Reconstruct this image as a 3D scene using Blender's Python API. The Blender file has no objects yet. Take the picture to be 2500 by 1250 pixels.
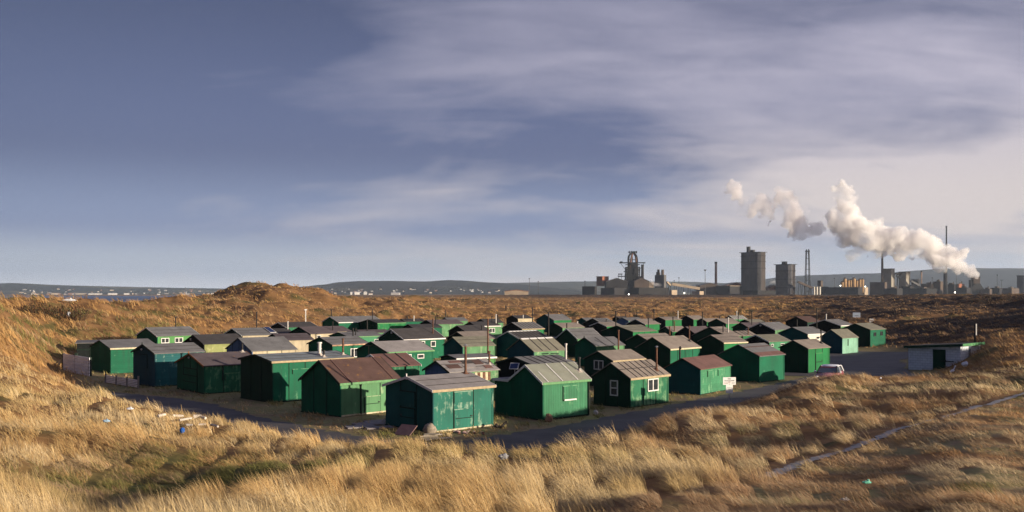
import bpy, math, random
import numpy as np
from mathutils import Vector, Matrix

# ------------------------------------------------------------------ camera, sky, sun, exposure
sc = bpy.context.scene
C = sc.collection
R = math.radians
FPX, CX, Y0, HC = 2430.6, 1250.0, 718.0, 7.0        # the photograph: focal length in its pixels, horizon row, eye height

cam_d = bpy.data.cameras.new('camera')
cam = bpy.data.objects.new('camera', cam_d)
C.objects.link(cam)
cam.location = (0, 0, HC)
cam.rotation_euler = (R(90), 0, 0)
cam_d.lens = 35.0
cam_d.sensor_width = 36.0
cam_d.shift_y = (Y0 - 625.0) / 2500.0
cam_d.clip_start = 0.3
cam_d.clip_end = 60000.0
sc.camera = cam

SUN_EL = 9.0
SUN_AZ = 114.0        # clockwise from +Y
sdir = Vector((math.sin(R(SUN_AZ)) * math.cos(R(SUN_EL)), math.cos(R(SUN_AZ)) * math.cos(R(SUN_EL)), math.sin(R(SUN_EL))))
sun_d = bpy.data.lights.new('sun', 'SUN')
sun_d.energy = 5.0
sun_d.angle = R(0.6)
sun_d.color = (1.0, 0.855, 0.665)
sun = bpy.data.objects.new('sun', sun_d)
C.objects.link(sun)
sun.rotation_euler = (-sdir).to_track_quat('-Z', 'Y').to_euler()

world = bpy.data.worlds.new('World')
sc.world = world
world.use_nodes = True
wn, wl = world.node_tree.nodes, world.node_tree.links
wn.clear()
def W(t, **kw):
    n = wn.new(t)
    for k, v in kw.items():
        setattr(n, k, v)
    return n
def wmath(op, a, b=None, c=None, clamp=False):
    n = W('ShaderNodeMath', operation=op, use_clamp=clamp)
    for i, v in enumerate((a, b, c)):
        if v is None: continue
        if isinstance(v, (int, float)): n.inputs[i].default_value = v
        else: wl.new(v, n.inputs[i])
    return n.outputs[0]
def wramp(fac, stops, interp='EASE'):
    n = W('ShaderNodeValToRGB')
    n.color_ramp.interpolation = interp
    el = n.color_ramp.elements
    while len(el) < len(stops): el.new(0.5)
    for e, (p, c) in zip(el, stops):
        e.position = p
        e.color = (*c, 1) if len(c) == 3 else c
    wl.new(fac, n.inputs[0])
    return n.outputs[0]
def wmix(f, a, b):
    n = W('ShaderNodeMix', data_type='RGBA')
    if isinstance(f, (int, float)): n.inputs[0].default_value = f
    else: wl.new(f, n.inputs[0])
    for i, v in ((6, a), (7, b)):
        if isinstance(v, tuple): n.inputs[i].default_value = (*v, 1)
        else: wl.new(v, n.inputs[i])
    return n.outputs[2]
sky = W('ShaderNodeTexSky', sky_type='NISHITA', sun_disc=False, sun_elevation=R(SUN_EL), sun_rotation=R(SUN_AZ), altitude=10.0, dust_density=1.5)
tc = W('ShaderNodeTexCoord')
sep = W('ShaderNodeSeparateXYZ')
wl.new(tc.outputs['Generated'], sep.inputs[0])
dx, dy, dz = sep.outputs
zc = wmath('MAXIMUM', dz, 0.0)
den = wmath('ADD', zc, 0.20)
comb = W('ShaderNodeCombineXYZ')
wl.new(wmath('DIVIDE', dx, den), comb.inputs[0])
wl.new(wmath('DIVIDE', dy, den), comb.inputs[1])
def wnoise(scale, detail, rough, loc, rz, scl, dist=0.0):
    m = W('ShaderNodeMapping')
    m.inputs['Location'].default_value = loc
    m.inputs['Rotation'].default_value = (0, 0, R(rz))
    m.inputs['Scale'].default_value = scl
    wl.new(comb.outputs[0], m.inputs[0])
    n = W('ShaderNodeTexNoise')
    n.inputs['Scale'].default_value = scale
    n.inputs['Detail'].default_value = detail
    n.inputs['Roughness'].default_value = rough
    n.inputs['Distortion'].default_value = dist
    wl.new(m.outputs[0], n.inputs[0])
    return n.outputs[0]
big = wnoise(0.80, 4, 0.5, (3.1, 0.7, 0), 38, (0.75, 1.1, 1), 0.5)
mid = wnoise(2.1, 5, 0.52, (8.4, 2.2, 0), 52, (0.62, 1.1, 1), 0.5)
fine = wnoise(6.5, 7, 0.62, (1.4, 5.2, 0), 48, (0.4, 1.3, 1), 1.2)
# brighter towards the sun's side (+X), darker overhead on the seaward side
side = wmath('MULTIPLY_ADD', dx, 0.95, 0.42, clamp=True)
elev = wmath('MULTIPLY', zc, 1 / 0.33, clamp=True)
veil = wmath('ADD', wmath('ADD', wmath('MULTIPLY', big, 0.9), wmath('MULTIPLY', mid, 0.55)), wmath('MULTIPLY', fine, 0.16))
veil = wmath('MULTIPLY', wmath('MULTIPLY_ADD', veil, 1 / 1.61, -0.5), wmath('MULTIPLY_ADD', side, 4.2, 2.3))
veil = wmath('ADD', veil, wmath('MULTIPLY_ADD', dx, 0.90, 0.20))
veilc = wmath('ADD', veil, 0.0, clamp=True)
dark = wramp(elev, [(0.0, (0.72, 0.76, 0.80)), (0.08, (0.44, 0.505, 0.60)), (0.21, (0.185, 0.238, 0.405)), (0.44, (0.084, 0.104, 0.228)), (1.0, (0.045, 0.054, 0.128))])
light = wramp(elev, [(0.0, (0.66, 0.60, 0.58)), (0.25, (0.66, 0.585, 0.565)), (0.6, (0.50, 0.465, 0.55)), (1.0, (0.40, 0.385, 0.50))])
cloud = wmix(veilc, dark, light)
gain = W('ShaderNodeMix', data_type='RGBA', blend_type='MULTIPLY')
gain.inputs[0].default_value = 1.0
wl.new(cloud, gain.inputs[6])
gain.inputs[7].default_value = (6.25, 6.2, 6.4, 1)
# unseen sky dimmed beside and behind the camera, boosted overhead, to set ambient fill
ahead = wmath('MULTIPLY_ADD', dy, 1.9, -0.75, clamp=True)
shade = wmath('MULTIPLY_ADD', ahead, 0.35, 0.65)
high = wmath('MULTIPLY_ADD', dz, 2.4, -0.95, clamp=True)
shade = wmath('MULTIPLY_ADD', high, wmath('SUBTRACT', 1.55, shade), shade)
sh = W('ShaderNodeMix', data_type='RGBA', blend_type='MULTIPLY')
sh.inputs[0].default_value = 1.0
wl.new(wmix(0.90, sky.outputs[0], gain.outputs[2]), sh.inputs[6])
wl.new(shade, sh.inputs[7])
final = sh.outputs[2]
bg = W('ShaderNodeBackground')
bg.inputs['Strength'].default_value = 0.1
wl.new(final, bg.inputs[0])
wo = W('ShaderNodeOutputWorld')
wl.new(bg.outputs[0], wo.inputs[0])

sc.view_settings.view_transform = 'Standard'
sc.view_settings.look = 'None'
sc.view_settings.gamma = 1.0
sc.view_settings.exposure = 0.85
sc.view_settings.use_curve_mapping = False
sc.cycles.max_bounces = 10
sc.cycles.diffuse_bounces = 2
sc.cycles.glossy_bounces = 2
sc.cycles.transmission_bounces = 3
sc.cycles.transparent_max_bounces = 8
sc.cycles.volume_bounces = 10
sc.cycles.use_denoising = True
sc.cycles.denoising_prefilter = 'FAST'
sc.cycles.sample_clamp_indirect = 6.0

# ------------------------------------------------------------------ helpers
random.seed(11)
rng = np.random.default_rng(7)

def at(px, y, d):
    """point at forward distance d that the photo shows at pixel (px, y)"""
    return Vector(((px - CX) / FPX * d, d, HC - (y - Y0) / FPX * d))

class MB:
    def __init__(s): s.v, s.f, s.m = [], [], []
    def add(s, vs, fs, m=0):
        b = len(s.v)
        s.v += [tuple(v) for v in vs]
        for f in fs:
            s.f.append(tuple(b + i for i in f)); s.m.append(m)
        return s
    def box(s, x0, x1, y0, y1, z0, z1, m=0):
        vs = [(x, y, z) for z in (z0, z1) for y in (y0, y1) for x in (x0, x1)]
        return s.add(vs, [(0, 2, 3, 1), (4, 5, 7, 6), (0, 1, 5, 4), (2, 6, 7, 3), (0, 4, 6, 2), (1, 3, 7, 5)], m)
    def bar(s, p, q, w, h=None, m=0, up=(0, 0, 1)):
        h = h or w
        p, q = Vector(p), Vector(q)
        d = (q - p).normalized()
        a = d.cross(Vector(up))
        if a.length < 1e-4: a = d.cross(Vector((1, 0, 0)))
        a.normalize(); b = a.cross(d).normalized()
        vs = [c + a * (w / 2 * i) + b * (h / 2 * j) for c in (p, q) for i, j in ((-1, -1), (1, -1), (1, 1), (-1, 1))]
        return s.add(vs, [(0, 1, 2, 3), (7, 6, 5, 4), (0, 4, 5, 1), (1, 5, 6, 2), (2, 6, 7, 3), (3, 7, 4, 0)], m)
    def tube(s, p, q, r0, r1=None, n=10, m=0):
        r1 = r0 if r1 is None else r1
        p, q = Vector(p), Vector(q)
        d = (q - p).normalized()
        a = d.cross(Vector((0, 0, 1)))
        if a.length < 1e-3: a = Vector((1, 0, 0))
        a.normalize(); b = d.cross(a)
        vs = []
        for c, r in ((p, r0), (q, r1)):
            for i in range(n):
                t = 2 * math.pi * i / n
                vs.append(c + (a * math.cos(t) + b * math.sin(t)) * r)
        fs = [(i, (i + 1) % n, n + (i + 1) % n, n + i) for i in range(n)]
        fs += [tuple(range(n - 1, -1, -1)), tuple(range(n, 2 * n))]
        return s.add(vs, fs, m)
    def path(s, pts, r, n=8, m=0):
        for p, q in zip(pts[:-1], pts[1:]): s.tube(p, q, r, r, n, m)
        return s
    def prism(s, poly, axis, a0, a1, m=0):
        """poly: 2D points; axis 'x': poly=(y,z) run from x=a0 to a1; 'y': poly=(x,z); 'z': poly=(x,y)"""
        mk = {'x': lambda p, a: (a, p[0], p[1]), 'y': lambda p, a: (p[0], a, p[1]), 'z': lambda p, a: (p[0], p[1], a)}[axis]
        n = len(poly)
        vs = [mk(p, a0) for p in poly] + [mk(p, a1) for p in poly]
        fs = [(i, (i + 1) % n, n + (i + 1) % n, n + i) for i in range(n)] + [tuple(range(n - 1, -1, -1)), tuple(range(n, 2 * n))]
        return s.add(vs, fs, m)
    def ball(s, c, r, n=8, k=6, sq=(1, 1, 1), jit=0.0, m=0):
        vs, fs = [], []
        for j in range(k + 1):
            th = math.pi * j / k
            for i in range(n):
                ph = 2 * math.pi * i / n
                rr = r * (1 + random.uniform(-jit, jit))
                vs.append((c[0] + rr * math.sin(th) * math.cos(ph) * sq[0], c[1] + rr * math.sin(th) * math.sin(ph) * sq[1], c[2] + rr * math.cos(th) * sq[2]))
        for j in range(k):
            for i in range(n):
                fs.append((j * n + i, (j + 1) * n + i, (j + 1) * n + (i + 1) % n, j * n + (i + 1) % n))
        return s.add(vs, fs, m)
    def build(s, name, mats, parent=None, smooth=False):
        me = bpy.data.meshes.new(name)
        me.from_pydata(s.v, [], s.f)
        if not isinstance(mats, (list, tuple)): mats = [mats]
        for mm in mats: me.materials.append(mm)
        if len(mats) > 1: me.polygons.foreach_set('material_index', s.m)
        import bmesh
        bm = bmesh.new(); bm.from_mesh(me)
        bmesh.ops.recalc_face_normals(bm, faces=bm.faces)
        bm.to_mesh(me); bm.free()
        if smooth: me.polygons.foreach_set('use_smooth', [True] * len(me.polygons))
        me.update()
        o = bpy.data.objects.new(name, me)
        C.objects.link(o)
        if parent is not None: o.parent = parent
        return o

def tag(o, label=None, cat=None, group=None, kind=None):
    if label: o['label'] = label
    if cat: o['category'] = cat
    if group: o['group'] = group
    if kind: o['kind'] = kind
    return o
def thing(name, loc, rz, label, cat, group=None):
    o = bpy.data.objects.new(name, None)
    o.empty_display_size = 0.3
    C.objects.link(o)
    o.location = loc; o.rotation_euler = (0, 0, rz)
    return tag(o, label, cat, group)
def copy_tree(o, parent=None):
    c = o.copy(); C.objects.link(c); c.parent = parent
    for ch in o.children: copy_tree(ch, c)
    return c

# ------------------------------------------------------------------ materials
class NT:
    def __init__(s, name):
        s.mat = bpy.data.materials.new(name); s.mat.use_nodes = True
        s.n, s.l = s.mat.node_tree.nodes, s.mat.node_tree.links
        s.n.clear()
        s.out = s.n.new('ShaderNodeOutputMaterial')
        s.tc = s.n.new('ShaderNodeTexCoord')
    def new(s, t, **kw):
        n = s.n.new(t)
        for k, v in kw.items(): setattr(n, k, v)
        return n
    def put(s, sock, v):
        if isinstance(v, (int, float)): sock.default_value = v
        elif isinstance(v, tuple): sock.default_value = (*v, 1) if len(v) == 3 and len(sock.default_value) == 4 else v
        else: s.l.new(v, sock)
    def math(s, op, a, b=None, c=None, clamp=False):
        n = s.new('ShaderNodeMath', operation=op, use_clamp=clamp)
        for i, v in enumerate((a, b, c)):
            if v is not None: s.put(n.inputs[i], v)
        return n.outputs[0]
    def noise(s, scale, detail=4, rough=0.55, scl=(1, 1, 1), loc=(0, 0, 0), rot=(0, 0, 0), co='Object', dist=0.0):
        m = s.new('ShaderNodeMapping')
        m.inputs['Scale'].default_value = scl; m.inputs['Location'].default_value = loc; m.inputs['Rotation'].default_value = rot
        s.l.new(s.tc.outputs[co], m.inputs[0])
        n = s.new('ShaderNodeTexNoise')
        n.inputs['Scale'].default_value = scale; n.inputs['Detail'].default_value = detail; n.inputs['Roughness'].default_value = rough
        n.inputs['Distortion'].default_value = dist
        s.l.new(m.outputs[0], n.inputs[0])
        return n.outputs[0]
    def ramp(s, f, stops):
        n = s.new('ShaderNodeValToRGB')
        el = n.color_ramp.elements
        while len(el) < len(stops): el.new(0.5)
        for e, (p, c) in zip(el, stops):
            e.position = p
            e.color = (c, c, c, 1) if isinstance(c, (int, float)) else (*c, 1)
        s.l.new(f, n.inputs[0])
        return n.outputs[0]
    def mix(s, f, a, b, bt='MIX'):
        n = s.new('ShaderNodeMix', data_type='RGBA', blend_type=bt)
        s.put(n.inputs[0], f); s.put(n.inputs[6], a); s.put(n.inputs[7], b)
        return n.outputs[2]
    def xyz(s, co='Object'):
        n = s.new('ShaderNodeSeparateXYZ'); s.l.new(s.tc.outputs[co], n.inputs[0]); return n.outputs
    def bump(s, h, strength=0.4, dist=0.02):
        n = s.new('ShaderNodeBump'); n.inputs['Strength'].default_value = strength; n.inputs['Distance'].default_value = dist
        s.l.new(h, n.inputs['Height']); return n.outputs[0]
    def finish(s, col, rough=0.8, normal=None, metal=0.0, spec=0.3):
        b = s.new('ShaderNodeBsdfPrincipled')
        s.put(b.inputs['Base Color'], col); s.put(b.inputs['Roughness'], rough); b.inputs['Metallic'].default_value = metal
        b.inputs['Specular IOR Level'].default_value = spec
        if normal is not None: s.l.new(normal, b.inputs['Normal'])
        s.l.new(b.outputs[0], s.out.inputs[0])
        return s.mat
_mc = {}
def simple(name, col, rough=0.8, var=0.35, scale=3.0, metal=0.0, spec=0.3, streak=False):
    if name in _mc: return _mc[name]
    t = NT(name)
    f = t.noise(scale, 5, 0.6, scl=(1, 1, 0.2) if streak else (1, 1, 1))
    dk = tuple(c * (1 - var) for c in col); lt = tuple(min(1, c * (1 + var * 0.7)) for c in col)
    c = t.ramp(f, [(0.3, dk), (0.7, lt)])
    _mc[name] = t.finish(c, rough, None, metal, spec)
    return _mc[name]

PAINT = {  # base, worn
 'emerald': ((0.004, 0.098, 0.048), (0.09, 0.23, 0.13)), 'teal': ((0.016, 0.125, 0.090), (0.22, 0.32, 0.24)),
 'bluegreen': ((0.010, 0.085, 0.090), (0.26, 0.40, 0.31)), 'sage': ((0.085, 0.205, 0.095), (0.28, 0.36, 0.21)),
 'bright': ((0.008, 0.135, 0.040), (0.08, 0.21, 0.09)), 'mid': ((0.018, 0.120, 0.058), (0.15, 0.28, 0.15)),
 'mint': ((0.19, 0.38, 0.27), (0.12, 0.26, 0.26)), 'cream': ((0.42, 0.355, 0.245), (0.30, 0.29, 0.18)), 'offwhite': ((0.66, 0.58, 0.48), (0.5, 0.42, 0.33)),
 'blue': ((0.075, 0.125, 0.24), (0.12, 0.17, 0.27)), 'dark': ((0.003, 0.034, 0.018), (0.012, 0.05, 0.03)), 'olive': ((0.21, 0.23, 0.085), (0.34, 0.33, 0.16)),
 'apple': ((0.08, 0.24, 0.075), (0.22, 0.38, 0.18)), 'black': ((0.006, 0.010, 0.010), (0.018, 0.022, 0.02)), 'shaded green': ((0.003, 0.090, 0.046), (0.012, 0.10, 0.055)), 'shaded teal': ((0.005, 0.070, 0.066), (0.02, 0.10, 0.085)), 'shaded blue': ((0.007, 0.055, 0.072), (0.02, 0.085, 0.10)), 'lightgreen': ((0.045, 0.190, 0.095), (0.15, 0.32, 0.18)),  # gable copies of emerald, teal and bluegreen, darkened to paint in their shade
}
def paint(col, clad='plain', wear=0.5):
    key = f'{col} paint {clad} {wear}'
    if key in _mc: return _mc[key]
    t = NT(key)
    base, worn = PAINT[col]
    x, y, z = t.xyz()
    geo = t.new('ShaderNodeObjectInfo')
    off = t.new('ShaderNodeVectorMath', operation='ADD')
    t.l.new(t.tc.outputs['Object'], off.inputs[0])
    rr = t.new('ShaderNodeCombineXYZ')
    for i in range(3): t.l.new(t.math('MULTIPLY', geo.outputs['Random'], 57.0 + 11 * i), rr.inputs[i])
    t.l.new(rr.outputs[0], off.inputs[1])
    def nz(scale, detail, rough, scl=(1, 1, 1)):
        m = t.new('ShaderNodeMapping'); m.inputs['Scale'].default_value = scl
        t.l.new(off.outputs[0], m.inputs[0])
        n = t.new('ShaderNodeTexNoise'); n.inputs['Scale'].default_value = scale; n.inputs['Detail'].default_value = detail; n.inputs['Roughness'].default_value = rough
        t.l.new(m.outputs[0], n.inputs[0]); return n.outputs[0]
    blot = nz(1.6, 8, 0.68)
    streak = nz(5.0, 6, 0.65, (1, 1, 0.16))
    tone = nz(0.7, 3, 0.5)
    f = t.math('ADD', t.math('MULTIPLY', blot, 0.55), t.math('MULTIPLY', streak, 0.45))
    lo = 0.655 - 0.24 * wear
    wf = t.ramp(f, [(lo, 0.0), (lo + 0.09, 0.85)])
    c0 = t.mix(t.ramp(tone, [(0.3, 0.0), (0.7, 1.0)]), tuple(v * 0.78 for v in base), tuple(min(1, v * 1.18) for v in base))
    if clad in ('lap', 'vert'):
        co = z if clad == 'lap' else t.math('ADD', x, y)
        step = 0.155 if clad == 'lap' else 0.135
        fr = t.math('FRACT', t.math('DIVIDE', co, step))
        h = fr if clad == 'vert' else t.math('SUBTRACT', 1.0, fr)
        if clad == 'vert':
            h = t.math('MINIMUM', t.math('MULTIPLY', fr, 8.0), 1.0)
        idx = t.math('FLOOR', t.math('DIVIDE', co, step))
        wn_ = t.new('ShaderNodeTexWhiteNoise', noise_dimensions='1D'); t.l.new(idx, wn_.inputs['W'])
        c0 = t.mix(t.math('MULTIPLY', wn_.outputs[0], 0.35), c0, tuple(v * 0.7 for v in base))
        nrm = t.bump(h, 0.9, 0.03)
    else:
        nrm = t.bump(blot, 0.25, 0.01)
    dirt = t.ramp(nz(2.6, 7, 0.7, (1.3, 1.3, 0.10)), [(0.50, 0.0), (0.66, 0.55)])
    c0 = t.mix(dirt, c0, tuple(v * 0.45 + 0.012 for v in base))
    c = t.mix(wf, c0, worn)
    _mc[key] = t.finish(c, 0.75, nrm, 0.0, 0.22)
    return _mc[key]

ROOF = {'grey': (0.135, 0.132, 0.132), 'lgrey': (0.235, 0.215, 0.205), 'brown': (0.085, 0.050, 0.042), 'olive': (0.165, 0.155, 0.118), 'redbrown': (0.135, 0.075, 0.065),
        'dark': (0.052, 0.048, 0.048), 'tan': (0.205, 0.172, 0.145), 'plum': (0.098, 0.078, 0.080), 'pale': (0.27, 0.265, 0.245), 'bluegrey': (0.17, 0.19, 0.20), 'sagegrey': (0.20, 0.205, 0.165)}
def roofm(col, lichen=False):
    key = f'{col} roof felt' + (' lichen' if lichen else '')
    if key in _mc: return _mc[key]
    t = NT(key); b = ROOF[col]
    n1 = t.noise(1.1, 6, 0.65); n2 = t.noise(14.0, 4, 0.7)
    f = t.math('ADD', t.math('MULTIPLY', n1, 0.7), t.math('MULTIPLY', n2, 0.3))
    c = t.ramp(f, [(0.32, tuple(v * 0.68 for v in b)), (0.5, b), (0.68, tuple(v * 1.28 for v in b))])
    if lichen:
        l = t.noise(2.2, 6, 0.7, loc=(4, 1, 2))
        c = t.mix(t.ramp(l, [(0.60, 0.0), (0.70, 0.8)]), c, (0.26, 0.125, 0.03))
    _mc[key] = t.finish(c, 0.9, t.bump(n2, 0.5, 0.015), 0, 0.2)
    return _mc[key]
WHITE = simple('white weathered paint', (0.62, 0.60, 0.57), 0.6, 0.18, 6)
CREAMT = simple('cream trim paint', (0.50, 0.43, 0.28), 0.65, 0.3, 6)
GREENT = simple('green trim paint', (0.10, 0.24, 0.10), 0.65, 0.3, 6)
DKTRIM = simple('dark trim timber', (0.018, 0.030, 0.022), 0.8, 0.4, 5)
TANT = simple('bare tan trim board', (0.36, 0.28, 0.17), 0.8, 0.25, 5)
SEAM = simple('dark seam', (0.008, 0.022, 0.014), 0.9, 0.3)
FELTLINE = simple('felt lap edge', (0.045, 0.040, 0.038), 0.9, 0.3)
BLACKP = simple('sooty flue pipe', (0.022, 0.020, 0.020), 0.7, 0.4, 8)
RUSTP = simple('rusty flue pipe', (0.135, 0.065, 0.040), 0.8, 0.55, 7)
WHITEP = simple('white flue pipe', (0.55, 0.52, 0.48), 0.5, 0.15, 6)
LEADF = simple('pale flue flashing', (0.42, 0.37, 0.32), 0.7, 0.4, 9)
GLASS = simple('dark window glass', (0.035, 0.040, 0.045), 0.12, 0.5, 4, 0, 0.6)
SOLAR = simple('solar cells', (0.018, 0.030, 0.085), 0.2, 0.2, 4, 0, 0.6)
# ------------------------------------------------------------------ terrain
def _hash(ix, iy, seed):
    h = (ix.astype(np.int64) * 374761393 + iy.astype(np.int64) * 668265263 + seed * 974634777) & 0xffffffff
    h = ((h ^ (h >> 13)) * 1274126177) & 0xffffffff
    h = h ^ (h >> 16)
    return (h & 0xffff) / 65535.0
def vnoise(x, y, seed=0):
    x = np.asarray(x, float); y = np.asarray(y, float)
    ix, iy = np.floor(x), np.floor(y)
    fx, fy = x - ix, y - iy
    fx = fx * fx * fx * (fx * (fx * 6 - 15) + 10); fy = fy * fy * fy * (fy * (fy * 6 - 15) + 10)
    a, b = _hash(ix, iy, seed), _hash(ix + 1, iy, seed)
    c, d = _hash(ix, iy + 1, seed), _hash(ix + 1, iy + 1, seed)
    return (a * (1 - fx) + b * fx) * (1 - fy) + (c * (1 - fx) + d * fx) * fy
def fbm(x, y, oct=4, seed=0, gain=0.5):
    s, a, n = 0, 1.0, 0.0
    for i in range(oct):
        s = s + a * vnoise(x * 2 ** i + 17.3 * i, y * 2 ** i - 9.1 * i, seed + i); n += a; a *= gain
    return s / n
def sstep(a, b, x):
    t = np.clip((np.asarray(x, float) - a) / (b - a), 0, 1)
    return t * t * (3 - 2 * t)

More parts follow.
